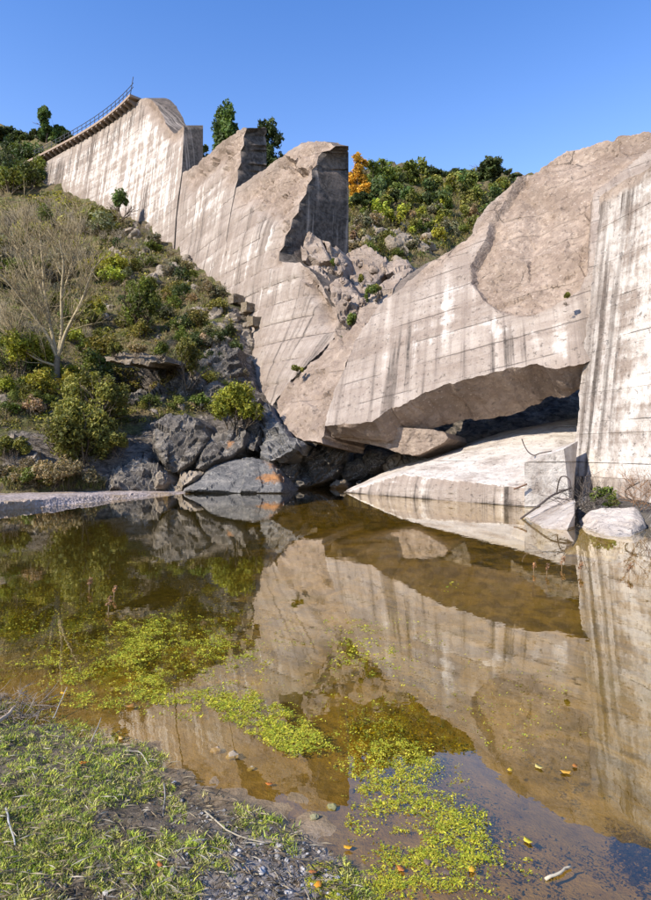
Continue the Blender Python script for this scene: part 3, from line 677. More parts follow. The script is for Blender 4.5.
# ------------------------------------------------------------------ right end wall, cast in lifts
wall = empty('end_wall', (9.7, 22, 0), 'tall white streaked concrete wall cast in level lifts at the right edge', 'dam wall')
o2 = np.array([9.62, 23.5]); d2 = np.array([.2425, -.970]); nn2 = np.array([.970, .2425])
lv = [-1.0, 1.0, 2.62, 4.2, 5.8, 7.4, 9.2, 10.75, 12.2]
for i in range(8):
    z0, z1 = lv[i]+.004, lv[i+1]-.004
    s_ = np.arange(0, 11.01, .11); z_ = np.linspace(z0, z1, max(8, int((z1-z0)/.13)))
    S, Z = np.meshgrid(s_, z_); sh = S.shape; S, Z = S.ravel(), Z.ravel()
    e = np.minimum(np.minimum(Z-z0, z1-Z), .05)/.05
    base = o2[None]+S[:, None]*d2+(.118*Z)[:, None]*nn2
    P0 = np.c_[base, Z]
    endj = (S < .01)*(.16*fbm(P0*2.5, 5, 4)+.10*cells(P0*1.6, 2)-.1)
    off = .03*fbm(P0*1.2, 5, 5)+.012*(e-1)+(hsh(np.array([i]), np.array([0]), np.array([0]), 4)[0]-.5)*.07+(.10 if i == 0 else 0)*-1
    P0[:, :2] += off[:, None]*nn2+endj[:, None]*d2
    if i == 7: P0[:, 2] += np.where(Z > z1-.2, .16*fbm(P0*1.1, 8, 4)-.06, 0)
    B0 = P0.copy(); B0[:, :2] += nn2*5.5
    ny, nx = sh; idx = np.arange(nx*ny).reshape(ny, nx)
    A_, B_, C_, D_ = idx[:-1, :-1].ravel(), idx[:-1, 1:].ravel(), idx[1:, 1:].ravel(), idx[1:, :-1].ravel()
    Tf = np.r_[np.c_[A_, B_, C_], np.c_[A_, C_, D_]]; n = len(P0)
    E = bound_edges(Tf); bi = np.unique(E); mp = -np.ones(n, int); mp[bi] = np.arange(len(bi)); k = len(bi)
    V = np.r_[P0, B0, P0[bi], B0[bi]]; r0, r1 = 2*n, 2*n+k
    e0, e1 = mp[E[:, 0]], mp[E[:, 1]]
    Fs = np.r_[Tf[:, ::-1], Tf+n, np.c_[r0+e0, r0+e1, r1+e1], np.c_[r0+e0, r1+e1, r1+e0]]
    u = V[:, :2]@d2; zz = V[:, 2]
    wq = .66+.20*fbm(np.c_[u*.35, zz*.25, 0*u], 21, 3)-.35*np.clip((1.1-zz)/.3, 0, 1)
    dq = .22+.30*fbm(np.c_[u*1.1, zz*.05, 0*u+4], 22, 3)+.35*np.clip((zz-10.2)/1.8, 0, 1)*(.5+fbm(np.c_[u*2, zz*.2, 0*u+9], 5, 3))+.28*np.clip((1.05-zz)/.3, 0, 1)
    fr = np.r_[np.zeros(2*n), np.full(2*k, .5)]; fr[:n] = .8*np.clip((zz[:n]-11.7+.5*fbm(V[:n]*.8, 3, 3))/.3, 0, 1)
    link('concrete_lift', mesh('concrete_lift', V, Fs, CONC, {'mask': np.c_[wq*(1-fr), np.clip(dq, 0, 1)*(1-fr), fr], 'st': np.c_[u, zz, 0*u]}, True, 38), wall)

# ------------------------------------------------------------------ the ledge lying in the pool
def hull(name, pts, mat, res=.25, disp=None, masks=(.5, .1, .5), seed=0, maskf=None, sharp=40, parent=None):
    import bmesh
    bm = bmesh.new()
    for p in pts: bm.verts.new(p)
    r = bmesh.ops.convex_hull(bm, input=bm.verts)
    bmesh.ops.delete(bm, geom=[v for v in bm.verts if not v.link_faces], context='VERTS')
    bmesh.ops.triangulate(bm, faces=bm.faces)
    for _ in range(7):
        es = [e for e in bm.edges if e.calc_length() > res]
        if not es: break
        bmesh.ops.subdivide_edges(bm, edges=es, cuts=1); bmesh.ops.triangulate(bm, faces=[f for f in bm.faces if len(f.verts) > 3])
    bm.normal_update()
    V = np.array([v.co for v in bm.verts]); Nn = np.array([v.normal for v in bm.verts]); bm.verts.index_update()
    T = np.array([[v.index for v in f.verts] for f in bm.faces]); bm.free()
    if disp is not None: V = V+Nn*disp(V, seed)[:, None]
    mk = np.tile(np.asarray(masks, float), (len(V), 1)) if maskf is None else maskf(V, Nn)
    return link(name, mesh(name, V, T, mat, {'mask': mk, 'st': np.c_[V[:, 0]*.65-V[:, 1]*.76, V[:, 2], 0*V[:, 0]]}, True, sharp), parent)
def pw(*a): return [tuple(W(px, py, D)) for px, py, D in a]
def led_disp(V, s): return .045*fbm(V*1.3, s, 5)+.03*cells(V*1.6, s)
led = pw((344, 492.6, 28.2), (372, 482.5, 27.0), (401, 474, 25.9), (458, 481, 23.7), (526, 488, 21.1), (572, 462, 24.0), (574, 419, 29.0), (610, 411, 30), (506, 431, 31.0), (438, 455.5, 31.5), (390, 469.5, 31.3), (345, 491, 29.6))
led += [(p[0], p[1], -1.0) for p in pw((344, 492.6, 28.2), (526, 507, 21.05), (600, 495, 27), (438, 490, 30), (360, 490, 30))]+pw((526, 507, 21.05))
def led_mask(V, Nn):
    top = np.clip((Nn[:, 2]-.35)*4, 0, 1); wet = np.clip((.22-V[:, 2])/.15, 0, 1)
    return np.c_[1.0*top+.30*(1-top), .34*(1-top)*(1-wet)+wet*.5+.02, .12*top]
props(hull('fallen_ledge', led, CONC, .24, led_disp, maskf=led_mask, seed=4), 'long pale wedge shaped concrete ledge lying in the pool below the overhang', 'concrete ledge')
stub = pw((525, 507.5, 20.95), (524.5, 463, 20.95), (545, 456, 20.98), (564, 449, 21.0), (578, 441, 22.6), (570, 505, 21.0), (531, 461, 21.9), (560, 447, 23.4))+[(6.96, 20.95, -1), (8.56, 21.0, -1), (9.2, 23.5, -1), (7.4, 22.3, -1)]
props(hull('ledge_stub', stub, CONC, .22, lambda V, s: .02*fbm(V*1.6, s, 4), (.85, .10, .0), 6), 'plain upright cast concrete block joining the pale ledge to the end wall', 'concrete block')
tilt = pw((516, 521, 18.0), (544, 528.5, 15.3), (567, 531, 14.9), (574, 514, 15.4), (575, 499, 17.5), (560, 496, 19.5), (540, 507, 19.3))+[(5.6, 18.2, -.6), (5.6, 15.5, -.6), (6.3, 15.2, -.6), (7.6, 18.5, -.6)]
props(hull('tilted_slab', tilt, CONC, .16, lambda V, s: .04*fbm(V*2, s, 4)+.02*cells(V*2.5, s), (.6, .05, .3), 7), 'small tilted grey-brown concrete slab at the water edge left of the white boulder', 'concrete slab')
bl = pw((579, 524, 16.6), (588, 512, 16.4), (606, 508, 16.5), (634, 507.5, 16.0), (644, 517, 15.8), (645, 524, 15.7), (632, 540, 13.6), (612, 540.5, 13.7), (592, 534, 14.8), (600, 512, 17.6), (636, 512, 17.4))+[(6.0, 15, -.6), (6.6, 13.9, -.6), (7.4, 13.8, -.6), (8.3, 15.6, -.6), (8.2, 17.2, -.6), (6.9, 17.4, -.6)]
props(hull('pale_boulder', bl, CONC, .10, lambda V, s: .09*fbm(V*1.5, s, 5)+.05*cells(V*2.6, s), (.85, .06, .30), 8, sharp=None), 'rounded white concrete boulder in the water in front of the end wall', 'boulder')
bank_r = [(7.2, 17.2, -.5), (9.4, 12.5, -.5), (10.6, 12, -.5), (10.4, 22, -.5), (8.6, 21, -.5), (7.8, 18.5, .35), (8.3, 16.6, .32), (9.2, 14.2, .30), (10.0, 13, .34), (9.6, 20, .5), (8.7, 20.2, .4)]
props(hull('rubble_shelf', bank_r, ROCKD, .25, lambda V, s: .10*fbm(V*1.2, s, 5)+.07*cells(V*2, s), (0, .25, 0), 9), kind='structure')
# ------------------------------------------------------------------ rocks along the far shore and under the overhang
def rock(poly, D, label, mat=ROCK, th=(0.6, 2.6, -.3), amp=.28, sc=.7, seed=0, rnd=(7, 1.3), mask=None, name='rock', cat='rock', step=1.6, group=None):
    if not callable(D): D = [(a_, b_, c_-.7) for a_, b_, c_ in D]
    return props(solid(name, mat, poly, D, th, step, 1.3, seed, d_rock(amp, sc, seed), mask or (lambda q, P: np.zeros((len(q), 3))), (0, 0, 0), rnd=(rnd[0]*.7, rnd[1]*.6), rows=3, sharp=28), label, cat, group)
rock([(150, 420), (168, 413), (186, 414), (203, 424), (212, 438), (206, 452), (196, 463), (179, 471), (163, 468), (152, 448)], [(150, 420, 31.2), (205, 425, 31.8), (180, 470, 29.6), (150, 450, 30.2)], 'big dark grey slanting rock slab behind the gravel bank', ROCK, seed=41)
rock([(203, 436), (220, 429), (238, 427), (249, 433), (246, 448), (232, 458), (216, 466), (204, 473), (194, 470), (200, 452)], [(203, 440, 31.2), (245, 432, 31.8), (205, 470, 29.8)], 'grey rock with a small rusty patch above the blue-grey rock', ROCK, seed=42, mask=lambda q, P: np.c_[blob(q, [(226, 440), (233, 437), (234, 444), (228, 446)], 3), 0*q[:, 0], 0*q[:, 0]])
rock([(183, 489), (198, 477), (213, 465), (228, 459), (245, 456), (262, 458), (274, 462), (281, 473), (286, 488), (284, 494), (183, 495)], [(183, 489, 28.6), (284, 490, 28.2), (245, 457, 30.6)], 'smooth blue-grey rock with orange stain rising from the pool', ROCKB, amp=.14, sc=.5, seed=43,
     mask=lambda q, P: np.c_[np.maximum(blob(q, [(257, 474), (272, 470), (284, 474), (285, 484), (268, 482), (257, 480)], 4), .8*blob(q, [(262, 459), (276, 461), (282, 470), (268, 468)], 4)), 0*q[:, 0], 0*q[:, 0]])
rock([(104, 489), (112, 474), (122, 459), (136, 452), (150, 456), (160, 465), (166, 478), (162, 490)], [(104, 489, 28.0), (162, 489, 28.6), (136, 452, 30.3)], 'craggy grey rock at the back of the gravel bank beside the largest bush', ROCK, seed=44, amp=.4)
rock([(152, 474), (160, 465), (168, 470), (172, 482), (165, 490), (154, 490)], [(152, 489, 28.4), (172, 489, 28.8), (160, 466, 29.5)], 'small tan rock below the big dark slab', ROCKP, seed=45, amp=.2)
rock([(168, 484), (182, 474), (196, 470), (206, 476), (196, 486), (184, 491), (168, 491)], [(168, 490, 28.7), (196, 486, 28.9), (196, 470, 30)], 'low pale broken rock between the dark slab and the blue-grey rock', ROCKP, seed=46, amp=.3)
rock([(0, 440), (14, 434), (30, 438), (44, 452), (44, 470), (30, 476), (14, 484), (-14, 484), (-14, 446)], [(-10, 484, 27.2), (44, 470, 28.2), (14, 434, 29.3)], 'pale craggy outcrop at the far left edge above the gravel', ROCKP, seed=47, amp=.5)
rock([(-14, 420), (10, 414), (38, 418), (47, 430), (40, 446), (22, 440), (0, 440), (-14, 440)], [(-10, 440, 29.4), (44, 440, 30), (14, 414, 31)], 'brown sunlit crag at the left edge above the pale outcrop', ROCKP, seed=48, amp=.45)
rock([(262, 402), (270, 406), (282, 422), (292, 436), (305, 442), (300, 452), (284, 462), (266, 463), (258, 456), (262, 430)], [(262, 402, 34.4), (300, 446, 30.0), (262, 460, 30.5)], 'grey bedrock crag right under the foot of the curved dam ruin', ROCKB, seed=49, amp=.4)
rock([(240, 404), (262, 400), (264, 430), (256, 456), (246, 452), (244, 428)], [(240, 404, 34.2), (262, 402, 34.4), (252, 456, 31)], 'dark grey crag between the yellow-green bush and the dam foot', ROCKD, seed=50, amp=.4)
rock([(270, 455), (300, 447), (330, 445), (345, 452), (342, 470), (325, 482), (300, 490), (282, 492), (272, 475)], [(272, 490, 30.5), (342, 480, 31.5), (310, 447, 31.8)], 'black cave rock at the water line beneath the dam foot', ROCKD, seed=51, amp=.6)
cave = [((330, 452), 32.5, 20, 16, 'black'), ((355, 470), 32.2, 16, 12, 'grey'), ((377, 461), 32.0, 16, 12, 'grey'), ((398, 468), 31.5, 16, 14, 'brown'), ((420, 460), 31.4, 12, 14, 'grey'), ((436, 452), 31.2, 10, 12, 'brown'), ((340, 484), 31, 9, 6, 'pale'), ((448, 450), 31.8, 9, 12, 'grey'), ((366, 486), 31.5, 13, 6, 'dark')]
wh_ = ['furthest left in the shade under the overhang', 'standing near the water in the dark cave', 'in the middle of the dark cave', 'beside the hanging low slab', 'behind the pale ledge tip', 'just under the low hanging slab', 'at the water line of the cave', 'highest behind the pale ledge', 'lying lowest at the back of the cave']
for i, ((x, y), D, w, h, c) in enumerate(cave):
    pl = [(x+w*math.cos(t)*(1+.25*math.sin(3*t+i)), y+h*math.sin(t)*(1+.2*math.cos(2*t+i))) for t in np.arange(0, 6.2, .7)]
    rock(pl, lambda a, b, D=D, y=y: D+(y-np.asarray(b))*.02, c+' rock '+wh_[i], {'pale': ROCKP, 'brown': ROCKP, 'grey': ROCK, 'black': ROCKD, 'dark': ROCKD}[c], (.3, 1.8, -.1), .35, .8, 60+i, (8, 1.0), name='cave_rock', group='rocks under the overhang')
# overhanging rock ledge with a dark hollow on the left slope
rock([(104, 355), (120, 352), (145, 354), (164, 357), (166, 361), (150, 363), (120, 363), (106, 361)], [(100, 358, 33.6), (170, 360, 34.6), (140, 351, 36.0)], 'brown rock ledge roofing a dark hollow on the left slope', ROCKT, (.3, 5, .3), .12, 1.0, 71, (4, .5))
for i, (pl, D, lb) in enumerate([([(165, 385), (178, 376), (196, 374), (206, 382), (204, 398), (190, 402), (170, 402)], 35.5, 'pale sunlit rock right of the dark hollow'), ([(122, 392), (136, 386), (148, 392), (150, 402), (134, 408), (122, 404)], 33.8, 'dark tumbled rock in the mouth of the hollow'), ([(150, 390), (160, 386), (168, 394), (164, 406), (152, 404)], 34.0, 'small grey rock at the right corner of the hollow'),
        ([(200, 386), (216, 380), (226, 388), (222, 404), (206, 408)], 35.2, 'grey lichen rock beside the yellow-green bush'), ([(206, 352), (224, 342), (240, 350), (244, 372), (226, 386), (210, 374)], 39.0, 'dark shattered crag next to the left foot of the dam')]):
    ys = [p[1] for p in pl]; ym = sum(ys)/len(ys)
    rock(pl, lambda a, b, D=D, ym=ym: D+(ym-np.asarray(b))*.04, lb, ROCKD if 'dark' in lb else (ROCKP if 'pale' in lb else ROCK), (.3, 2.4, -.3), .35, .8, 80+i, (6, 1.0))

# rubble jammed in the V between ruin and great block
def chunk(poly, D, label, seed, mk=(.05, .28, .65), th=(1.2, 2.2, -.4), rnd=(2, .3)):
    return props(solid('concrete_chunk', CONC, poly, D, th, 1.8, 1.1, seed, lambda P, q, M: .5*cells(P*.5, seed)+.20*cells(P*1.1, seed+2)+.10*fbm(P*1.6, seed, 4), lambda q, P: np.tile(np.array(mk, float), (len(q), 1)), (0, .1, .9), rnd=rnd), label, 'concrete chunk', 'chunks jammed in the breach')
chunk([(303, 262), (304, 250), (306, 236), (312, 233), (320, 238), (326, 250), (331, 261), (318, 265)], [(303, 262, 43), (320, 238, 44), (331, 261, 42)], 'pale flat sided concrete chunk standing at the foot of the tall dark joint face', 91, (.35, 0, .5))
chunk([(322, 244), (334, 246), (344, 254), (347, 268), (340, 284), (326, 282), (318, 270), (330, 260)], [(322, 244, 44.5), (347, 268, 43), (326, 284, 42)], 'rough brown concrete chunk in front of the dark joint face', 92)
chunk([(340, 258), (352, 250), (366, 247), (378, 254), (386, 264), (384, 276), (372, 288), (364, 298), (352, 298), (344, 282)], [(340, 258, 46), (386, 264, 45), (360, 298, 41.5)], 'largest smooth brown concrete chunk at the top of the breach', 93, (.12, 0, .7))
chunk([(330, 284), (344, 280), (354, 290), (362, 302), (356, 318), (346, 328), (338, 316), (330, 300)], [(330, 284, 40), (362, 302, 39), (346, 328, 37)], 'brown concrete chunk in the middle of the rubble beside the green shrub', 94)
chunk([(300, 262), (318, 266), (330, 280), (334, 296), (328, 300), (316, 284), (306, 272)], [(300, 262, 42.5), (334, 296, 39.5), (318, 266, 42)], 'long thin concrete chunk along the broken right edge of the curved ruin', 95)
chunk([(362, 300), (376, 288), (392, 274), (408, 266), (416, 268), (404, 278), (390, 298), (376, 320), (366, 330), (356, 338), (350, 330), (356, 318)], [(356, 336, 35.0), (410, 268, 41), (370, 292, 39)], 'long sloping concrete sliver leaning on the upper edge of the huge slab', 96, (.3, 0, .55))
chunk([(384, 262), (396, 258), (408, 262), (412, 268), (398, 275), (386, 280)], [(384, 262, 46), (412, 268, 44), (390, 280, 43)], 'small brown concrete chunk below the pale crag of the right hill', 97)
chunk([(338, 318), (348, 326), (354, 332), (346, 342), (338, 346), (334, 334)], [(338, 318, 36.5), (354, 332, 36), (338, 346, 35)], 'smallest concrete chunk low in the crack above the wedge', 98)

# ------------------------------------------------------------------ plants
GREENS = {'olive': (.21, .20, .045), 'dark': (.075, .10, .032), 'mid': (.155, .18, .036), 'bright': (.29, .29, .035), 'grey': (.20, .185, .115), 'dry': (.31, .235, .125), 'yellow': (.60, .335, .04), 'pine': (.11, .165, .045), 'lime': (.165, .21, .042)}
def leaf_cloud(n, lobes, size, seed, flat=.55, up=0., narrow=.5, shell=.55):
    """n small leaf faces spread through several lobes (x, y, z, rx, ry, rz) - gaps between the lobes stay open"""
    r = np.random.default_rng(seed); lobes = np.array(lobes, float)
    vol = (lobes[:, 3]*lobes[:, 4]*lobes[:, 5])**.75; pick = r.choice(len(lobes), n, p=vol/vol.sum())
    d = r.normal(size=(n, 3)); d /= np.linalg.norm(d, axis=1)[:, None]; rad = r.uniform(0, 1, n)**(shell*.8)
    C = lobes[pick, :3]+d*rad[:, None]*lobes[pick, 3:6]
    C = C+.6*lobes[pick, 3:6].mean(1)[:, None]*np.stack([fbm(C*2.2/lobes[:, 3:6].mean(), seed+k, 3) for k in range(3)], -1)
    nr = d+r.normal(size=(n, 3))*.8; nr[:, 2] += up; nr /= np.linalg.norm(nr, axis=1)[:, None]
    a = np.cross(nr, r.normal(size=(n, 3))); a /= np.linalg.norm(a, axis=1)[:, None]; b = np.cross(nr, a)
    s = size*r.uniform(.55, 1.35, n)[:, None]
    V = np.stack([C-a*s, C+b*s*narrow+nr*s*.2, C+a*s, C-b*s*narrow+nr*s*.2], 1).reshape(-1, 3)
    i = np.arange(n)*4; T = np.r_[np.c_[i, i+1, i+2], np.c_[i, i+2, i+3]]
    tone = np.repeat(r.uniform(.6, 1.35, len(lobes))[pick]*r.uniform(.65, 1.3, n), 4)[:, None]
    hue = np.repeat(r.uniform(-.14, .14, n), 4)[:, None]
    return V, T, np.clip(np.c_[tone*(1+hue), tone, tone*(1-hue)], 0, 3)

def lobes_round(r, n, rx, rz, seed, z0=0.):
    q = np.random.default_rng(seed); out = []
    for k in range(n):
        t = q.uniform(0, 6.28); e = q.uniform(-.2, 1); rr = q.uniform(.3, .85)
        s = q.uniform(.2, .46)
        out.append((rx*rr*math.cos(t)*math.sqrt(max(0, 1-e*e*.7)), rx*rr*math.sin(t)*math.sqrt(max(0, 1-e*e*.7)), z0+rz*(.5+.42*e), rx*s, rx*s, rz*s*.75))
    return out

def branchy(acc, p, d, length, rad, depth, r, spread=.5, up=.15, k=5, colr=(.3, .26, .2), minr=.004, seg=4, kids=(2, 4)):
    pts = [np.array(p, float)]; d = np.array(d, float); d /= np.linalg.norm(d)
    for i in range(seg):
        d = d+r.normal(size=3)*.13+np.array([0, 0, up*.3]); d /= np.linalg.norm(d); pts.append(pts[-1]+d*length/seg)
    acc.tube(pts, np.linspace(rad, rad*.55, seg+1), k if rad > .02 else 3, np.array(colr)*r.uniform(.8, 1.2))
    if depth <= 0: return pts
    for j in range(r.integers(*kids)+1):
        t = r.uniform(.35, 1); i = min(seg, int(t*seg)); dd = d+r.normal(size=3)*spread+np.array([0, 0, up]); 
        branchy(acc, pts[i], dd, length*r.uniform(.5, .8), max(minr, rad*.52), depth-1, r, spread, up, 4, colr, minr, max(2, seg-1), kids)
    return pts

# prototypes: bush crowns of a metre or so, shared by all the scrub
def bush_mesh(i):
    lob = lobes_round(None, 12+i % 5, .66, 1.0, 100+i)
    a = Acc(); a.add(*leaf_cloud(900, lob, .062+.01*(i % 3), 200+i, narrow=.5))
    return a.mesh('scrub_bush', LEAF)
def stems_mesh(i):
    r = np.random.default_rng(300+i); a = Acc()
    for k in range(4): branchy(a, (0, 0, -.25), (r.normal()*.5, r.normal()*.5, 1), .8, .028, 1, r, colr=(.16, .125, .09), seg=3)
    return a.mesh('stems', BARK)
def twig_mesh(i):
    r = np.random.default_rng(400+i); a = Acc()
    for k in range(7): branchy(a, (r.normal()*.06, r.normal()*.06, -.15), (r.normal()*.5, r.normal()*.5, 1.2), .55, .014, 3, r, .45, .22, colr=(.30, .255, .185), minr=.0035, seg=3, kids=(2, 4))
    return a.mesh('bare_shrub', BARK)
def far_mesh(i):
    a = Acc(); a.add(*leaf_cloud(420, lobes_round(None, 8, .6, 1.0, 500+i), .095, 520+i, narrow=.55)); return a.mesh('hill_bush', LEAF)
BM = [bush_mesh(i) for i in range(7)]; SM = [stems_mesh(i) for i in range(3)]; TM = [twig_mesh(i) for i in range(5)]; FM = [far_mesh(i) for i in range(5)]
def place(o, p, sx, sz, rz, c=None):
    o.location = p; o.scale = (sx, sx, sz); o.rotation_euler = (random.uniform(-.12, .12), random.uniform(-.12, .12), rz)
    if c is not None: o.color = (*c, 1)
def jit(c): 
    k = random.uniform(.75, 1.25); return tuple(max(.01, v*k*random.uniform(.9, 1.1)) for v in c)
from mathutils.bvhtree import BVHTree
_hv = HILL_ME.vertices; BV = BVHTree.FromPolygons([v.co[:] for v in _hv], [p.vertices[:] for p in HILL_ME.polygons])
def on_hill(px, py, sink=.0):
    d = Vector(((px-CX)/F, 1, -(py-CY)/F)); hit = BV.ray_cast(Vector((0, 0, H)), d.normalized())
    D = hit[0].y if hit[0] is not None else float(HILL(px, py)[0])
    D += .25; return W(px, py, D), D
def hill_Ds(q): return np.array([on_hill(a_, b_)[1] for a_, b_ in q])
def hill_bush(px, py, wpx, hpx, kind, label, group, proto=None, cat='bush', Dadd=0.):
    p, D = on_hill(px, py); D += Dadd; p = W(px, py, D); k = D/F
    n = random.randrange(7) if proto is None else proto
    if wpx >= 24:
        t = empty('bush', tuple(p), label, cat, group)
        cr = bpy.data.objects.new('foliage', BM[n]); col.objects.link(cr); cr.parent = t
        s = bpy.data.objects.new('stems', SM[n % 3]); col.objects.link(s); s.parent = t
        c = jit(GREENS[kind]); cr.color = (*c, 1); t.scale = (wpx*k/1.35, wpx*k/1.35, hpx*k/1.05); t.rotation_euler = (0, 0, random.uniform(0, 6.28)); return t
    me = (FM[n % 5] if D > 60 or wpx < 12 else BM[n]) if kind != 'bare' else TM[n % 5]
    o = props(bpy.data.objects.new('bare_shrub' if kind == 'bare' else 'bush', me), label, cat, group); col.objects.link(o)
    place(o, p, wpx*k/(1.35 if kind != 'bare' else 1.2), hpx*k/(1.05 if kind != 'bare' else 1.25), random.uniform(0, 6.28), jit(GREENS[kind]) if kind != 'bare' else None)
    return o

SCAT = []
# scrub on the left slope, by zones of the slope: (outline, count, kinds, size, label words)
zones = [
 ([(0, 215), (60, 200), (110, 222), (120, 290), (90, 330), (0, 330)], 36, ['olive', 'mid', 'olive', 'bright', 'grey'], (10, 22), 'slope behind the bare tree'),
 ([(0, 335), (50, 345), (110, 330), (112, 385), (50, 395), (0, 398)], 22, ['bright', 'mid', 'olive', 'mid', 'dark'], (14, 23), 'ground round the bare tree'),
 ([(112, 228), (150, 240), (225, 300), (215, 350), (160, 350), (115, 340)], 54, ['olive', 'grey', 'dry', 'mid', 'olive', 'dark'], (7, 16), 'stony spur by the dam'),
 ([(180, 340), (235, 330), (250, 390), (215, 400), (170, 380)], 18, ['olive', 'grey', 'dark'], (7, 14), 'crag beside the dam'),
 ([(100, 392), (170, 400), (240, 400), (205, 418), (150, 412), (105, 430)], 16, ['olive', 'grey', 'mid'], (8, 18), 'ground above the dark slab'),
 ([(0, 395), (45, 398), (45, 415), (0, 415)], 8, ['dry', 'olive', 'mid'], (10, 18), 'top of left outcrop'),
 ([(0, 472), (45, 470), (105, 480), (105, 488), (0, 488)], 14, ['dry', 'olive', 'bright', 'dry'], (9, 18), 'back of gravel bank'),
 ([(0, 150), (38, 160), (42, 190), (0, 192)], 16, ['dark', 'dark', 'mid'], (12, 20), 'slope below the walkway'),
]
KW = {'olive': 'olive green', 'mid': 'mid green', 'bright': 'yellow-green', 'grey': 'grey-green', 'dry': 'dry straw-brown', 'dark': 'dark green'}
def scatter(poly, n, seed, mind):
    r = np.random.default_rng(seed); P = np.array(poly); out = []; tries = 0
    while len(out) < n and tries < 4000:
        tries += 1; p = r.uniform(P.min(0), P.max(0))
        if inside(p[None], poly)[0] and all(np.hypot(*(p-q)) > mind for q in out): out.append(p)
    return sorted(out, key=lambda p: p[1])
for zi, (pl, n, kinds, (s0, s1), lb) in enumerate(zones):
    for p in scatter(pl, n, 600+zi, s0*.55):
        k = random.choice(kinds); s = random.uniform(s0, s1)
        s *= 1.25; o = hill_bush(p[0], p[1]+s*.2, s*random.uniform(1., 1.5), s*random.uniform(.75, 1.1), k, 'bush', lb); SCAT.append((o, KW[k], 'bush', lb, p[0], p[1], s))
# bare grey shrubs
for i, (x, y, w, h) in enumerate([(8, 235, 40, 52), (26, 228, 44, 52), (47, 225, 40, 50), (66, 228, 40, 42), (88, 236, 38, 36), (104, 246, 34, 30), (14, 275, 48, 60), (40, 268, 46, 56), (76, 268, 40, 44), (98, 274, 30, 30), (4, 330, 44, 60), (30, 340, 34, 44), (84, 345, 30, 34), (22, 392, 40, 22), (78, 390, 36, 20), (40, 300, 36, 44), (118, 240, 22, 22)]):
    hill_bush(x, y, w, h, 'bare', 'leafless grey-brown shrub in the thicket on the left slope', 'leafless shrubs in the left thicket', i % 5, 'shrub') if w < 0 else None
    if w >= 0:
        p, D = on_hill(x, y); o = props(bpy.data.objects.new('bare_shrub', TM[i % 5]), 'shrub', 'shrub', 'leafless shrubs in the left thicket'); col.objects.link(o); SCAT.append((o, 'leafless', 'shrub', 'thicket round the bare tree', x, y, w))
        place(o, p, w*D/F/1.1, h*D/F/1.35, random.uniform(0, 6.28))

def big_bush(px, py, D, wpx, hpx, kind, label, seed, n=7000, leaf=.11, lob=16, cat='bush', stems=(.14, .11, .08), sq=1.):
    k = D/F; p = W(px, py, D); t = empty('bush', tuple(p), label, cat)
    w, h = wpx*k/2, hpx*k
    a = Acc(); V, T, C = leaf_cloud(n, lobes_round(None, lob, w*.86, h*.98, seed), leaf, seed); a.add(V+p, T, C*np.array(GREENS[kind]))
    f = a.build('foliage', LEAF, t)
    r = np.random.default_rng(seed); a = Acc()
    for j in range(7): branchy(a, p+np.array([r.normal()*w*.15, r.normal()*w*.15, -.3]), (r.normal()*.5, r.normal()*.5, 1), h*.7, h*.018, 2, r, colr=stems)
    a.build('stems', BARK, t); return t
big_bush(84, 470, 28.6, 86, 66, 'olive', 'largest round olive-green bush behind the gravel bank', 1001, 13000, .085, 22)
big_bush(98, 425, 30.5, 70, 52, 'olive', 'rounded sage-green bush on the slope above the largest bush', 1002, 9000, .085, 16)
big_bush(60, 460, 28.9, 40, 42, 'dark', 'dark green bush pressed against the left side of the largest bush', 1008, 4500, .085, 10)
big_bush(236, 430, 31.6, 58, 44, 'bright', 'dense yellow-green bush above the blue-grey rock', 1003, 9500, .08, 16)
big_bush(186, 384, 35.0, 34, 42, 'olive', 'upright sage-green bush right of the dark hollow', 1004, 4800, .085, 10)
big_bush(143, 330, 43.0, 38, 46, 'mid', 'tall bright green bush in the middle of the left slope', 1005, 4200, .12, 10)
big_bush(120, 218, 74.0, 20, 26, 'pine', 'small dark green conifer against the foot of the curved dam', 1006, 1500, .17, 8)
big_bush(60, 486, 27.0, 70, 22, 'dry', 'dry straw-brown undergrowth on the gravel bank below the largest bush', 1007, 5000, .07, 14)
big_bush(30, 486, 26.6, 40, 16, 'mid', 'low fresh green undergrowth on the gravel bank at the left', 1009, 3200, .06, 10)
big_bush(20, 372, 34.0, 60, 34, 'bright', 'wide bright green bush left of the pale bare tree', 1010, 6500, .10, 14)
big_bush(114, 356, 33.2, 22, 13, 'olive', 'olive bush on the left end of the rock ledge above the hollow', 1011, 1800, .07, 9)
big_bush(137, 355, 33.4, 26, 11, 'dry', 'straw-brown bush on the middle of the rock ledge above the hollow', 1012, 1800, .07, 9)
big_bush(160, 358, 33.8, 20, 13, 'mid', 'green bush on the right end of the rock ledge above the hollow', 1013, 1700, .07, 8)
big_bush(14, 462, 27.4, 40, 24, 'olive', 'low olive bush over the pale outcrop at the left edge', 1014, 3000, .07, 10)
big_bush(116, 452, 29.0, 30, 18, 'olive', 'low olive bush between the largest bush and the big dark slab', 1015, 2200, .07, 8)
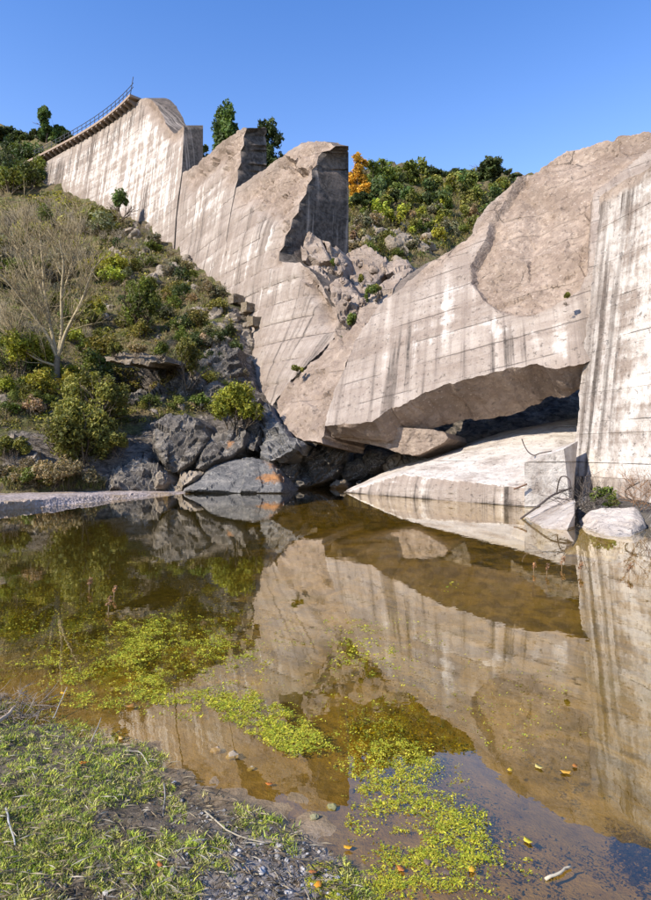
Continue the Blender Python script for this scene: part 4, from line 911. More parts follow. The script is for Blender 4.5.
# shrubs in the breach and on the broken concrete
for i, (x, y, D, w, h, k, lb) in enumerate([(351, 330, 35.2, 15, 15, 'lime', 'green shrub rooted in the crack below the rubble chunks'), (372, 306, 38, 20, 20, 'lime', 'fresh green shrub between the rubble chunk and the sloping sliver'), (349, 358, 33.6, 9, 12, 'mid', 'small green plant on the face of the wedge near the leaning slab'), (362, 284, 41, 10, 9, 'olive', 'olive shrub in the hollow beside the largest smooth chunk'), (343, 345, 34.5, 9, 9, 'mid', 'small shrub below the smallest chunk in the crack'), (378, 296, 38.5, 12, 10, 'olive', 'olive shrub on the upper edge of the sloping sliver'), (297, 374, 33.5, 18, 9, 'olive', 'grey-green weed growing along the crack above the wedge'), (333, 268, 42, 10, 8, 'lime', 'small weed on the rough chunk before the joint face'), (566, 299, 24.6, 8, 5, 'olive', 'tiny tuft of moss at the lower rim of the scoop'), (602, 512, 17.8, 34, 22, 'lime', 'green grassy plant in the twigs behind the white boulder')]):
    big_bush(x, y, D, w, h, k, lb, 1020+i, 900, .07, 6, 'plant')

# right hill behind the breach
zr = [
 ([(350, 182), (400, 172), (440, 180), (510, 182), (500, 205), (440, 208), (352, 215)], 44, ['mid', 'olive', 'pine', 'mid', 'olive', 'dark'], (12, 22), 'skyline of right hill'),
 ([(352, 215), (440, 210), (495, 205), (470, 235), (445, 245), (385, 228), (352, 240)], 38, ['mid', 'olive', 'dry', 'grey', 'bright', 'dark', 'grey'], (10, 18), 'middle of right hill'),
 ([(352, 240), (385, 232), (445, 246), (425, 266), (392, 270), (356, 256)], 18, ['grey', 'dry', 'olive', 'grey', 'lime'], (9, 16), 'foot of right hill')]
KW['lime'] = 'fresh green'; KW['pine'] = 'deep green'
for zi, (pl, n, kinds, (s0, s1), lb) in enumerate(zr):
    for p in scatter(pl, n, 700+zi, s0*.5):
        k = random.choice(kinds); s = random.uniform(s0, s1)
        o = hill_bush(p[0], p[1]+s*.25, min(23.5, s*random.uniform(1, 1.35)), s*random.uniform(.8, 1.1), k, 'bush', lb); SCAT.append((o, KW[k], 'bush', lb, p[0], p[1], s))
# pale boulders on hillside things
ROCKM = []
for i in range(5):
    import bmesh
    bm = bmesh.new(); bmesh.ops.create_icosphere(bm, subdivisions=3, radius=1); V = np.array([v.co for v in bm.verts]); T = np.array([[v.index for v in f.verts] for f in bm.faces]); bm.free()
    V = V*(1+.42*cells(V*1.1+i*7, i)[:, None]+.14*fbm(V*2.5+i, i, 4)[:, None]); ROCKM.append(mesh('hill_rock', V, T, ROCKP, {'mask': np.zeros((len(V), 3))}, True, 35))
rk_z = [([(135, 218), (185, 252), (222, 292), (205, 312), (165, 285), (112, 290), (95, 265)], 30, (3, 7.5), 'tan', 'stony spur by the dam'),
        ([(388, 228), (425, 225), (432, 262), (392, 268)], 15, (4, 9), 'tan', 'crag on right hill'), ([(350, 226), (385, 228), (385, 245), (352, 250)], 8, (3, 7), 'grey', 'slope beside the joint face'),
        ([(200, 300), (246, 315), (254, 365), (215, 392), (190, 345)], 34, (3, 8), 'dark', 'crag at the dam foot'), ([(0, 398), (105, 400), (200, 405), (150, 418), (50, 420), (0, 416)], 16, (3, 7), 'tan', 'slope above the gravel'),
        ([(108, 470), (190, 472), (185, 489), (108, 489)], 12, (2, 4.5), 'grey', 'edge of gravel bank'), ([(60, 300), (110, 300), (170, 310), (165, 352), (112, 352)], 10, (2, 5), 'tan', 'middle of left slope')]
RUBM = []
for i in range(4):
    me = ROCKM[i].copy(); me.materials.clear(); me.materials.append(CONC); RUBM.append(me)
    at = me.attributes.get('mask'); at.data.foreach_set('color', np.tile(np.array([0, .35, .65, 1], np.float32), len(me.vertices)))
for p in scatter([(326, 258), (352, 262), (386, 270), (372, 296), (352, 330), (340, 322), (330, 292)], 13, 830, 6.):
    D = float(np.interp(p[1], [250, 340], [43.2, 35.0]))-.6; k = D/F*random.uniform(1.6, 4.2); o = props(bpy.data.objects.new('rubble_lump', random.choice(RUBM)), 'lump', 'rubble', 'small rubble in the breach'); col.objects.link(o)
    o.location = W(p[0], p[1], D); o.scale = (k*1.3, k, k*.9); o.rotation_euler = [random.uniform(0, 6.28) for _ in range(3)]; SCAT.append((o, 'brown', 'rubble lump', 'rubble in the breach', p[0], p[1], k/D))
for zi, (pl, n, (s0, s1), lb, gr) in enumerate(rk_z):
    for p in scatter(pl, n, 800+zi, s0*.8):
        w, D = on_hill(p[0], p[1]); k = D/F*random.uniform(s0, s1); o = props(bpy.data.objects.new('hill_rock', random.choice(ROCKM)), 'rock', 'rock', 'rocks on '+gr); col.objects.link(o); SCAT.append((o, lb, 'rock', gr, p[0], p[1], k/D))
        o.location = w; o.scale = (k*random.uniform(.8, 1.5), k, k*random.uniform(.6, 1)); o.rotation_euler = [random.uniform(0, 6.28) for _ in range(3)]
# stepped concrete footing blocks beside the dam foot
for i, (x, y, D) in enumerate([(232, 296, 46.5), (245, 304, 45.0), (251, 318, 43.5)]):
    p = W(x, y, D)+np.array([.25, .35, -.15]); bx = [tuple(p+np.array([.70, -.71, 0])*a_*.36+np.array([.71, .70, 0])*b_*.5+np.array([0, 0, c_*.27])) for a_ in (-1, 1) for b_ in (-1, 1) for c_ in (-1.6, 1)]
    props(hull('footing_block', bx, ROCKT, .16, lambda V, s_: .10*fbm(V*1.6, s_, 4)+.09*cells(V*1.8, s_), (0, 0, 0), 70+i), ['upper', 'middle', 'lowest'][i]+' squarish concrete footing block stepping down beside the dam foot', 'block', 'footing blocks beside the dam')

def tree(px, py, D, wpx, hpx, kind, label, seed, n=5000, leaf=.2, lob=14, trunk=.25, conic=0.):
    k = D/F; p = W(px, py, D); t = empty('tree', tuple(p), label, 'tree'); w, h = wpx*k/2, hpx*k; lob = int(lob*1.6); n = int(n*1.15)
    r = np.random.default_rng(seed); L_ = []
    for j in range(lob):
        z = r.uniform(trunk, .95); ww = w*(1-conic*(z-trunk)/(1-trunk))*(.75 if z > .85 else 1); a_ = r.uniform(0, 6.28); rr = r.uniform(.15, .85)*ww
        L_.append((rr*math.cos(a_), rr*math.sin(a_), z*h, ww*r.uniform(.2, .42), ww*r.uniform(.2, .42), h*r.uniform(.045, .10)))
    L_.append((0, 0, h*.95, w*.22, w*.22, h*.07))
    a = Acc(); V, T, C = leaf_cloud(n, L_, leaf, seed); a.add(V+p, T, C*np.array(GREENS[kind])); a.build('crown', LEAF, t)
    a = Acc(); bend = r.normal(size=2)*w*.1
    a.tube([p+np.array([0, 0, -.8]), p+np.array([bend[0], bend[1], h*.45]), p+np.array([0, 0, h*.9])], [h*.025, h*.017, h*.005], 7, (.14, .105, .075))
    for j in range(6): branchy(a, p+np.array([0, 0, h*r.uniform(.3, .7)]), (r.normal(), r.normal(), .4), w*.7, h*.007, 1, r, colr=(.13, .10, .07))
    a.build('trunk', BARK, t); return t
tree(45, 152, 128, 25, 44, 'pine', 'tallest dark pine on the skyline above the left end of the walkway', 2001, 4200, .38, 12, .3, .5)
tree(57, 152, 130, 26, 26, 'pine', 'broad dark pine right of the tallest pine above the walkway', 2002, 3500, .4, 10)
tree(34, 152, 132, 24, 22, 'dark', 'rounded dark tree left of the tallest pine above the walkway', 2003, 3000, .4, 10)
tree(68, 150, 126, 16, 18, 'dark', 'smallest dark tree nearest the walkway rail on the skyline', 2004, 1800, .38, 8)
tree(10, 150, 135, 34, 22, 'dark', 'wide dark tree at the left end of the skyline', 2005, 4000, .4, 12)
tree(-14, 152, 135, 34, 34, 'dark', 'dark tree cut by the left edge of the picture', 2006, 3500, .4, 12)
tree(227, 205, 88, 34, 103, 'pine', 'slender green tree rising behind the first gap in the dam top', 2007, 9000, .24, 26, .3, .15)
tree(266, 215, 92, 36, 94, 'dark', 'tall dark tree behind the second broken pillar of the dam', 2008, 8000, .25, 24, .3, .1)
tree(206, 190, 86, 16, 44, 'mid', 'low green tree just showing behind the first pillar', 2009, 2200, .24, 9, .3, .2)
tree(358, 212, 82, 28, 58, 'yellow', 'golden yellow autumn tree beside the tall joint face', 2010, 5200, .17, 20, .2, .25)
tree(382, 208, 92, 46, 48, 'lime', 'light green pine right of the golden tree', 2011, 7000, .22, 18, .2, .3)
tree(408, 198, 108, 34, 32, 'mid', 'mid green tree on the crest right of the light green pine', 2012, 4200, .28, 13, .2)
tree(432, 192, 118, 30, 24, 'dark', 'dark rounded tree in the middle of the right skyline', 2013, 3600, .3, 12, .1)
tree(455, 192, 122, 28, 22, 'dark', 'dark tree left of the broad skyline tree', 2014, 3200, .3, 11, .1)
tree(486, 192, 118, 44, 30, 'dark', 'broad dark tree at the right end of the hill skyline', 2015, 6000, .3, 16, .1)
tree(510, 186, 120, 22, 16, 'dark', 'small dark tree where the hill meets the leaning slab', 2016, 2000, .3, 8, .1)
tree(444, 222, 84, 24, 28, 'lime', 'fresh green young pine halfway up the right hill', 2017, 2600, .2, 10, .2, .4)
tree(366, 232, 76, 34, 38, 'dark', 'dark leafy tree in the shade right of the joint face', 2018, 3800, .2, 12, .1)

# pale bare tree, limbs following their courses
bt = empty('bare_tree', tuple(W(56, 384, 34.6)), 'pale leafless tree with long forking limbs on the left slope', 'tree')
PB = (.40, .33, .21)
def curve(pp, sub=6):
    P = np.array([W(*q) for q in pp]); t = np.arange(len(P)); tt_ = np.linspace(0, len(P)-1, (len(P)-1)*sub+1)
    out = np.stack([np.interp(tt_, t, P[:, k]) for k in range(3)], -1)
    for _ in range(3): out[1:-1] = (out[:-2]+2*out[1:-1]+out[2:])/4
    return out
a = Acc(); a.tube(curve([(56, 388, 34.6), (56.5, 372, 34.6), (57.5, 356, 34.6)]), np.linspace(.21, .16, 13), 9, (.17, .14, .10)); a.build('trunk', BARK, bt)
limbs = [([(57, 358, 34.6), (47, 334, 34.4), (30, 311, 34.0), (14, 290, 33.5), (-2, 272, 33)], .13), ([(57, 358, 34.6), (50, 325, 34.9), (44, 290, 35.2), (42, 257, 35.6), (39, 232, 36)], .14), ([(58, 358, 34.6), (62, 332, 34.4), (61, 292, 34.0), (64, 264, 33.6), (59, 240, 33.4)], .14),
         ([(58, 358, 34.6), (65, 333, 34.2), (82, 301, 33.8), (92, 270, 33.4), (104, 256, 33)], .13), ([(56, 366, 34.6), (38, 360, 34), (22, 350, 33.5), (4, 322, 33)], .10), ([(44, 300, 35.1), (34, 270, 35.5), (29, 240, 36), (26, 215, 36.3)], .07), ([(61, 300, 34), (70, 270, 34.3), (76, 246, 34.6), (78, 226, 34.8)], .07), ([(50, 325, 34.9), (36, 296, 34.5), (22, 262, 34.2), (12, 236, 34)], .08)]
r = np.random.default_rng(77); tw = Acc()
for pp, rad in limbs:
    c = curve(pp); a = Acc(); a.tube(c, np.linspace(rad*.82, rad*.22, len(c)), 6, PB); a.build('limb', BARK, bt)
    for j in range(26):
        t = r.uniform(.2, 1); i = int(t*(len(c)-2)); d = c[i+1]-c[i]; d /= np.linalg.norm(d)
        branchy(tw, c[i], d+r.normal(size=3)*.55+np.array([0, 0, .35]), r.uniform(1.2, 2.6)*(1.1-.4*t), .022, 2, r, .5, .25, colr=(.33, .265, .16), minr=.007, seg=4, kids=(2, 4))
tw.build('twigs', BARK, bt)

# dry grass tufts over the slopes: stuff
def blades(base, h, w, lean, colr, seed, seg=2):
    n = len(base); r = np.random.default_rng(seed)
    th = r.uniform(0, 6.28, n); s = np.c_[np.cos(th), np.sin(th), 0*th]; ph = r.uniform(0, 6.28, n); l = np.c_[np.cos(ph), np.sin(ph), 0*ph]*(lean*r.uniform(.2, 1.4, n))[:, None]
    up = np.array([0, 0, 1.]); hh = h[:, None]; ww = (w[:, None] if np.ndim(w) else w)
    m = base+up*hh*.55+l*hh*.35; tip = base+up*hh*(1-.25*np.minimum(1, np.abs(lean)))[:, None]+l*hh*1.0 if np.ndim(lean) else base+up*hh*.9+l*hh
    V = np.stack([base-s*ww, base+s*ww, m-s*ww*.8, m+s*ww*.8, tip], 1).reshape(-1, 3); i = np.arange(n)*5
    T = np.r_[np.c_[i, i+1, i+3], np.c_[i, i+3, i+2], np.c_[i+2, i+3, i+4]]
    return V, T, np.repeat(colr, 5, 0)
def hill_grass(poly, n, seed, cols, hpx):
    r = np.random.default_rng(seed); P = np.array(poly); q = r.uniform(P.min(0), P.max(0), (n*3, 2)); q = q[inside(q, poly)][:n]
    cl_ = fbm(np.c_[q*.06, 0*q[:, 0]], seed, 3); q = q[cl_ > -.15]; D = hill_Ds(q)-.3; b = W(q[:, 0], q[:, 1], D)
    c = np.array(cols)[r.integers(0, len(cols), len(q))]*r.uniform(.6, 1.3, (len(q), 1))
    return blades(b, hpx*D/F*r.uniform(.5, 1.3, len(q)), .35*D/F, np.full(len(q), .6), c, seed)
a = Acc(); DRY = [(.26, .20, .095), (.19, .145, .07), (.13, .125, .04), (.19, .195, .05)]
a.add(*hill_grass([(0, 210), (60, 195), (130, 225), (225, 295), (250, 380), (200, 415), (100, 430), (0, 430)], 12000, 31, DRY, 5.))
a.add(*hill_grass([(350, 190), (500, 190), (470, 235), (430, 266), (352, 258)], 7000, 32, DRY, 4.5))
a.add(*hill_grass([(0, 470), (60, 474), (105, 482), (105, 489), (0, 490)], 2600, 33, DRY, 7.))
props(a.build('slope_grass', GRASS), 'dry straw-coloured grass growing all over the slopes', 'grass', kind='stuff')

ORD = ['leftmost', 'second', 'third', 'fourth', 'fifth', 'sixth', 'seventh', 'eighth', 'ninth', 'tenth', 'eleventh', 'twelfth', 'thirteenth', 'fourteenth', 'fifteenth', 'sixteenth', 'seventeenth', 'eighteenth', 'nineteenth', 'twentieth']
def relabel():
    fam = {}
    for o, ck, noun, where, px, py, size in SCAT: fam.setdefault((where, noun), []).append((o, ck, noun, px, py, size))
    for (where, _n), L_ in fam.items():
        ym = sorted(e[4] for e in L_)[len(L_)//2]; sm = sorted(e[5] for e in L_)[len(L_)//2]; cls = {}
        for e in L_: cls.setdefault((e[1], e[5] >= sm, e[4] >= ym), []).append(e)
        for (ck, bigger, lower), M_ in cls.items():
            M_.sort(key=lambda e: e[3])
            for i, e in enumerate(M_):
                nm = f"{'large' if bigger else 'small'} {ck} {e[2]}"
                half = 'lower' if lower else 'upper'
                e[0]['label'] = (f"{nm}, {half} {where}" if len(M_) == 1 else f"{nm} {ORD[min(i, 19)]} from left, {half} {where}" if i else f"leftmost {nm}, {half} {where}")
relabel()
def hill_leaves(poly, n, seed, cols, spx):
    r = np.random.default_rng(seed); P = np.array(poly); q = r.uniform(P.min(0), P.max(0), (n*3, 2)); q = q[inside(q, poly)][:n]
    q = q[fbm(np.c_[q*.075, 0*q[:, 0]], seed, 4) > -.05]; D = hill_Ds(q)-.25; n = len(q); ci = ((fbm(np.c_[q*.05, 0*q[:, 0]+5], seed+2, 3)+.5)*len(cols)+r.normal(size=n)*.5).astype(int).clip(0, len(cols)-1)
    per = 7; C = np.repeat(W(q[:, 0], q[:, 1], D), per, 0); k = np.repeat(D/F, per)[:, None]; C = C+r.normal(size=C.shape)*k*2.0*np.array([1, 1, .55]); m = len(C)
    nr = r.normal(size=(m, 3))+[-.2, -.3, .6]; nr /= np.linalg.norm(nr, axis=1)[:, None]; a_ = np.cross(nr, r.normal(size=(m, 3))); a_ /= np.linalg.norm(a_, axis=1)[:, None]; b_ = np.cross(nr, a_); s_ = spx*k*r.uniform(.5, 1.4, (m, 1))
    V = np.stack([C-a_*s_, C+b_*s_*.5, C+a_*s_, C-b_*s_*.5], 1).reshape(-1, 3); i = np.arange(m)*4; c = np.repeat(np.array(cols)[ci], per, 0)*r.uniform(.6, 1.35, (m, 1))
    return V, np.r_[np.c_[i, i+1, i+2], np.c_[i, i+2, i+3]], np.repeat(c, 4, 0)
HC = [(.12, .13, .026), (.32, .25, .09), (.24, .225, .045), (.19, .15, .06), (.075, .07, .024), (.34, .32, .045)]
a = Acc()
a.add(*hill_leaves([(-20, 200), (60, 192), (130, 222), (225, 293), (252, 390), (200, 412), (100, 430), (-20, 430)], 11000, 41, HC, 1.3))
a.add(*hill_leaves([(350, 180), (505, 180), (470, 235), (430, 266), (352, 262)], 4200, 42, HC+[(.12, .15, .04)], 1.1))
a.add(*hill_leaves([(-20, 470), (60, 474), (105, 482), (105, 489), (-20, 490)], 700, 43, HC[:4]+[(.16, .20, .05)], 1.1))
props(a.build('ground_scrub', GRASS), 'low olive and straw-brown scrub covering the slopes', 'scrub', kind='stuff')
# ------------------------------------------------------------------ twigs and bent bars by the boulders
r = np.random.default_rng(55)
dr = Acc()
for j in range(46):
    x, y = r.uniform(572, 606), r.uniform(500, 524); p = W(x, y, r.uniform(16.4, 18.4)); p[2] = max(p[2], .05)
    branchy(dr, p, (r.normal(), r.normal()*.5, r.uniform(-.1, .9)), r.uniform(.35, 1.0), .012, 1, r, .8, .0, colr=(.12, .10, .085), minr=.005, seg=5)
props(dr.build('driftwood_tangle', BARK), 'tangle of thin grey flood twigs caught between the tilted slab and the white boulder', 'twigs')
def bar(name, pp, rad, label, cat, c=(.06, .045, .04), mat=METAL, k=6, sub=5):
    a = Acc(); a.tube(curve(pp, sub), rad, k, c); return props(a.build(name, mat), label, cat)
bar('reinforcing_bar', [(557, 492, 19.2), (558.5, 482, 19), (561, 476.5, 18.9), (566, 476, 18.8), (570, 480, 18.6), (571, 488, 18.4), (566, 490, 18.4), (559, 490, 18.5)], .022, 'bent dark steel bar looping up beside the end wall', 'steel bar')
bar('reinforcing_bar', [(571, 488, 18.4), (566, 490, 18), (552, 495, 17.6), (540, 505, 17.4), (530, 512, 17.4), (519, 520, 17.6)], .03, 'long dark bar arching over the tilted slab down to the water', 'steel bar')
bar('reinforcing_bar', [(522, 439, 23.9), (524, 445, 23.6), (528, 452, 22.9), (534, 456, 22.4), (540, 453, 22.2), (552, 451, 22.0)], .022, 'thin dark bent bar lying on top of the pale ledge', 'steel bar')
bar('reinforcing_bar', [(514, 489, 20.7), (520, 487, 20.75), (527, 484, 20.8)], .03, 'short rusty bar stub sticking out at the corner of the ledge', 'steel bar', (.16, .085, .05))
bar('driftwood_branch', [(632, 500, 17), (626, 497, 17), (625, 490, 17.1), (634, 485, 17.2), (640, 482, 17.2)], .02, 'thin dark branch leaning up against the end wall behind the boulder', 'branch', (.10, .085, .07), BARK)
a = Acc()
for j in range(26):
    p = W(r.uniform(630, 665), r.uniform(488, 512), r.uniform(15.6, 17)); branchy(a, p, (r.normal(), r.normal()*.4, .6), .6, .008, 2, r, .6, .1, colr=(.30, .17, .09), minr=.004)
props(a.build('dry_bush', BARK), 'rust-brown dry twiggy bush at the right edge behind the boulder', 'bush')

# ------------------------------------------------------------------ foreground bank: grass, gravel, leaves, sticks
def bank_xy(px, py, it=6):
    px, py = np.ravel(np.asarray(px, float)), np.ravel(np.asarray(py, float)); z = np.zeros(len(px))
    for _ in range(it):
        D = (H-z)*F/(py-CY); z = bank_z((px-CX)/F*D, D)
    return W(px, py, D), D
def dens(poly, n, seed):
    rr = np.random.default_rng(seed); P = np.array(poly); q = rr.uniform(P.min(0), P.max(0), (n*3, 2)); return q[inside(q, poly)][:n]
LANDPX = [(-40, 700), (20, 702), (60, 715), (120, 735), (160, 752), (205, 785), (250, 808), (300, 830), (345, 860), (385, 925), (-40, 925)]
q = dens(LANDPX, 8500, 61)
keep = fbm(np.c_[q*.028, 0*q[:, 0]], 5, 4)+.5*fbm(np.c_[q*.11, 0*q[:, 0]], 6, 2)+.40*np.clip(1.15-q[:, 0]/300, -.3, 1)-.05-.35*blob(q, [(140, 810), (190, 800), (215, 850), (180, 860), (140, 845)], 30)-.4*blob(q, [(215, 855), (320, 855), (345, 925), (200, 925)], 40)+rng.normal(size=len(q))*.10 > .08
q = q[keep]; P, D = bank_xy(q[:, 0], q[:, 1]); nt = len(P)
rr = np.random.default_rng(62); per = 9; b = np.repeat(P, per, 0)+np.c_[rr.normal(size=(nt*per, 2))*.012, np.full(nt*per, -.008)]
tc = np.array([(.46, .54, .075), (.60, .61, .11), (.30, .39, .06), (.58, .53, .21), (.26, .26, .10)])[rr.integers(0, 5, nt)]
c = np.repeat(tc, per, 0)*rr.uniform(.6, 1.35, (nt*per, 1)); hh = np.repeat(rr.uniform(.012, .044, nt), per)*rr.uniform(.5, 1.2, nt*per)
a = Acc(); a.add(*blades(b, hh, .0028, np.full(nt*per, .75), c, 63))
props(a.build('bank_grass', GRASS), 'short fresh green grass on the near bank', 'grass', kind='stuff')
# straw litter
q = dens(LANDPX, 3000, 64); P, D = bank_xy(q[:, 0], q[:, 1]); n = len(P); rr = np.random.default_rng(65)
th = rr.uniform(0, 6.28, n); dv = np.c_[np.cos(th), np.sin(th), rr.normal(size=n)*.22]; Ls = rr.uniform(.012, .05, n)[:, None]; sd = np.c_[-np.sin(th), np.cos(th), 0*th]*.0009; P[:, 2] += rr.uniform(.002, .03, n)
V = np.stack([P-dv*Ls-sd, P-dv*Ls+sd, P+sd+[0, 0, .006], P+dv*Ls], 1).reshape(-1, 3); i = np.arange(n)*4
c = np.array([(.30, .25, .17), (.22, .17, .11), (.36, .32, .26), (.14, .105, .07)])[rr.integers(0, 4, n)]*rr.uniform(.6, 1.2, (n, 1))
a = Acc(); a.add(V, np.r_[np.c_[i, i+1, i+2], np.c_[i, i+2, i+3]], np.repeat(c, 4, 0)); props(a.build('straw_litter', PLAIN), 'dead straw and plant litter on the near bank', 'litter', kind='stuff')
# gravel as joined pebbles
ico = None
import bmesh
bm = bmesh.new(); bmesh.ops.create_icosphere(bm, subdivisions=1, radius=1); IV = np.array([v.co for v in bm.verts]); IT = np.array([[v.index for v in f.verts] for f in bm.faces]); bm.free()
def pebbles(q, smin, smax, cols, seed, sink=.3, ff=None):
    rr = np.random.default_rng(seed); P, D = bank_xy(q[:, 0], q[:, 1]); n = len(P)
    s = smin+(smax-smin)*rr.uniform(0, 1, n)**2.6; sc = s[:, None]*rr.uniform(.65, 1.25, (n, 3)); sc[:, 2] *= .75
    th = rr.uniform(0, 6.28, n); X = IV[None]*sc[:, None]*(1+rr.uniform(-.22, .22, (n, len(IV), 1)))
    R = np.stack([X[..., 0]*np.cos(th)[:, None]-X[..., 1]*np.sin(th)[:, None], X[..., 0]*np.sin(th)[:, None]+X[..., 1]*np.cos(th)[:, None], X[..., 2]], -1)
    V = (R+P[:, None]+np.array([0, 0, 1.])*(s*(.5-sink))[:, None, None]).reshape(-1, 3)
    T = (IT[None]+np.arange(n)[:, None, None]*len(IV)).reshape(-1, 3); c = np.array(cols)[rr.integers(0, len(cols), n)]*rr.uniform(.6, 1.25, (n, 1))
    return V, T, np.repeat(c, len(IV), 0)
GC = [(.19, .178, .168), (.28, .265, .25), (.11, .10, .09), (.20, .155, .115), (.42, .40, .39)]
qg = np.r_[dens([(185, 850), (250, 832), (320, 845), (350, 870), (365, 925), (150, 925)], 900, 66), dens([(0, 860), (180, 860), (180, 925), (-30, 925)], 260, 67), dens([(140, 790), (300, 830), (330, 860), (180, 860)], 260, 68)]
a = Acc(); a.add(*pebbles(qg, .003, .014, GC, 69)); props(a.build('bank_gravel', STONE, None, True, 30), 'grey gravel strewn over the near bank', 'gravel', kind='stuff')
# bigger loose stones, each a thing
st_l = [(236, 868, .020, GC[1], 'pale blue-grey stone lying in the gravel at the lower middle'), (262, 872, .017, GC[4], 'light flat stone in the gravel right of the blue-grey stone'), (218, 858, .014, GC[0], 'small grey stone at the upper left of the gravel'), (277, 858, .015, GC[1], 'grey stone at the upper edge of the gravel'), (288, 893, .016, GC[4], 'whitish stone at the bottom of the gravel'), (173, 873, .017, GC[0], 'blue-grey stone in the grass left of the gravel'), (174, 783, .011, GC[4], 'small white stone at the edge of the grass near the mud'),
        (332, 809, .026, (.20, .19, .09), 'green filmed stone in the shallows below the grass'), (314, 818, .020, (.24, .22, .12), 'olive stone beside the green filmed stone'), (407, 755, .034, (.17, .16, .075), 'large olive stone among the floating pond weed'), (232, 758, .038, (.34, .27, .19), 'pale tan stone in the shallow mud'), (216, 752, .03, (.28, .21, .15), 'brown stone left of the pale tan stone'), (352, 792, .016, (.10, .08, .06), 'small dark stone on the muddy bottom'),
        (448, 876, .022, (.13, .09, .075), 'dark reddish stone in the shallow water'), (427, 864, .018, (.15, .10, .08), 'small brown stone left of the reddish stone'), (251, 770, .02, (.30, .25, .18), 'light stone right of the pale tan stone')]
SM2 = []
for i in range(4):
    bm = bmesh.new(); bmesh.ops.create_icosphere(bm, subdivisions=3, radius=1); V = np.array([v.co for v in bm.verts]); T = np.array([[v.index for v in f.verts] for f in bm.faces]); bm.free()
    V = V*(1+.35*cells(V*1.2+i*5, 40+i)[:, None]+.1*fbm(V*3, i, 3)[:, None]); SM2.append((V, T))
for i, (x, y, s, c, lb) in enumerate(st_l):
    P, D = bank_xy(x, y); V, T = SM2[i % 4]; a = Acc(); th = i*1.7; R = np.array([[math.cos(th), -math.sin(th), 0], [math.sin(th), math.cos(th), 0], [0, 0, 1]])
    a.add((V*np.array([s*1.25, s, s*.7]))@R.T+P[0]+np.array([0, 0, s*.3]), T, c); props(a.build('stone', STONE, None, True, 35), lb, 'stone', 'loose stones of the near shore')
# fallen leaves
lf = [(348, 851, .017, (.75, .38, .03), 'round orange-yellow leaf at the edge of the wet mud', 1), (528, 841, .020, (.62, .50, .05), 'curled yellow leaf floating in the dark shallow water', 0), (472, 870, .017, (.72, .42, .04), 'small amber leaf among the pond weed near the bottom', 0), (269, 784, .016, (.55, .18, .04), 'rust-orange leaf in the shallow mud', 0), (401, 869, .018, (.50, .19, .05), 'orange-brown leaf in the shallow water below the pond weed', 0), (318, 889, .018, (.75, .32, .03), 'orange leaf beside the lowest pond weed clump', 1), (566, 772, .026, (.66, .36, .06), 'largest orange leaf floating on the reflection of the wall', 0), (539, 767, .022, (.60, .48, .16), 'pale yellow leaf floating left of the orange leaf', 0), (575, 766, .018, (.50, .20, .05), 'brown-orange leaf floating right of the large orange leaf', 0), (83, 766, .019, (.72, .26, .03), 'bright orange leaf lying in the grass', 1), (121, 741, .02, (.62, .40, .13), 'pale tan leaf at the edge of the grass', 1), (131, 706, .03, (.40, .20, .05), 'brown leaf floating among the yellow pond weed', 0), (64, 693, .024, (.70, .40, .04), 'amber leaf floating beyond the grass tip', 0), (160, 869, .014, (.45, .16, .05), 'small red-brown leaf beside the gravel', 1), (510, 770, .017, (.66, .45, .05), 'tiny yellow leaf on the brown reflection', 0), (313, 876, .015, (.42, .16, .05), 'dull red leaf just above the lowest pond weed', 1)]
for i, (x, y, s, c, lb, ld) in enumerate(lf):
    if ld: p = bank_xy(x, y)[0][0]+np.array([0, 0, .018])
    else: p = W(x, y, (H-.008)*F/(y-CY))
    m = 14; an = np.linspace(0, 2*math.pi, m, endpoint=False); rad = s*(1+.18*np.cos(an*5+i)); x_ = rad*np.cos(an)*1.25; y_ = rad*np.sin(an)*.85; th = i*2.1
    X = x_*math.cos(th)-y_*math.sin(th); Y = x_*math.sin(th)+y_*math.cos(th); Z = .13*(x_**2-.6*y_**2)/s+.003
    V = np.r_[np.c_[X, Y, Z], [[0, 0, -.001]]]; V = np.r_[V, V-[0, 0, .0012]]
    T = [(m, j, (j+1) % m) for j in range(m)]+[(2*m+1, m+1+(j+1) % m, m+1+j) for j in range(m)]+[(j, m+1+j, (j+1) % m) for j in range(m)]+[((j+1) % m, m+1+j, m+1+(j+1) % m) for j in range(m)]
    t = empty('fallen_leaf', tuple(p), lb, 'leaf', 'fallen autumn leaves')
    a = Acc(); a.add(V+p, T, c); a.build('leaf_blade', PLAIN, t); a = Acc(); a.tube([p+np.array([1.2*s*math.cos(th), 1.2*s*math.sin(th), .003]), p+np.array([2.1*s*math.cos(th+.2), 2.1*s*math.sin(th+.2), .004])], .0012, 4, tuple(v*.5 for v in c)); a.build('leaf_stalk', PLAIN, t)
# sticks
def stick(pp, rad, label, c=(.33, .29, .24)):
    P = []
    for x, y, dz in pp:
        w, D = bank_xy(x, y); w = w[0]
        if w[2] < 0: w = W(x, y, H*F/(y-CY))
        w[2] += dz; P.append(w)
    a = Acc(); P = np.array(P); t = np.linspace(0, len(P)-1, 8); a.tube(np.stack([np.interp(t, np.arange(len(P)), P[:, k]) for k in range(3)], -1)+rng.normal(size=(8, 3))*rad*.25, np.linspace(rad, rad*.6, 8), 6, c); return props(a.build('stick', BARK), label, 'stick')
stick([(-6, 731, .04), (4, 724, .05), (15, 714, .06)], .018, 'pale broken stick end at the left edge of the bank', (.48, .37, .26))
stick([(53, 720, .01), (60, 712, .07), (67, 705, .14)], .004, 'thin straight grey stick leaning out over the water', (.42, .40, .36))
stick([(91, 745, .02), (97, 738, .06), (101, 732, .1)], .005, 'short grey stick leaning up in the grass')
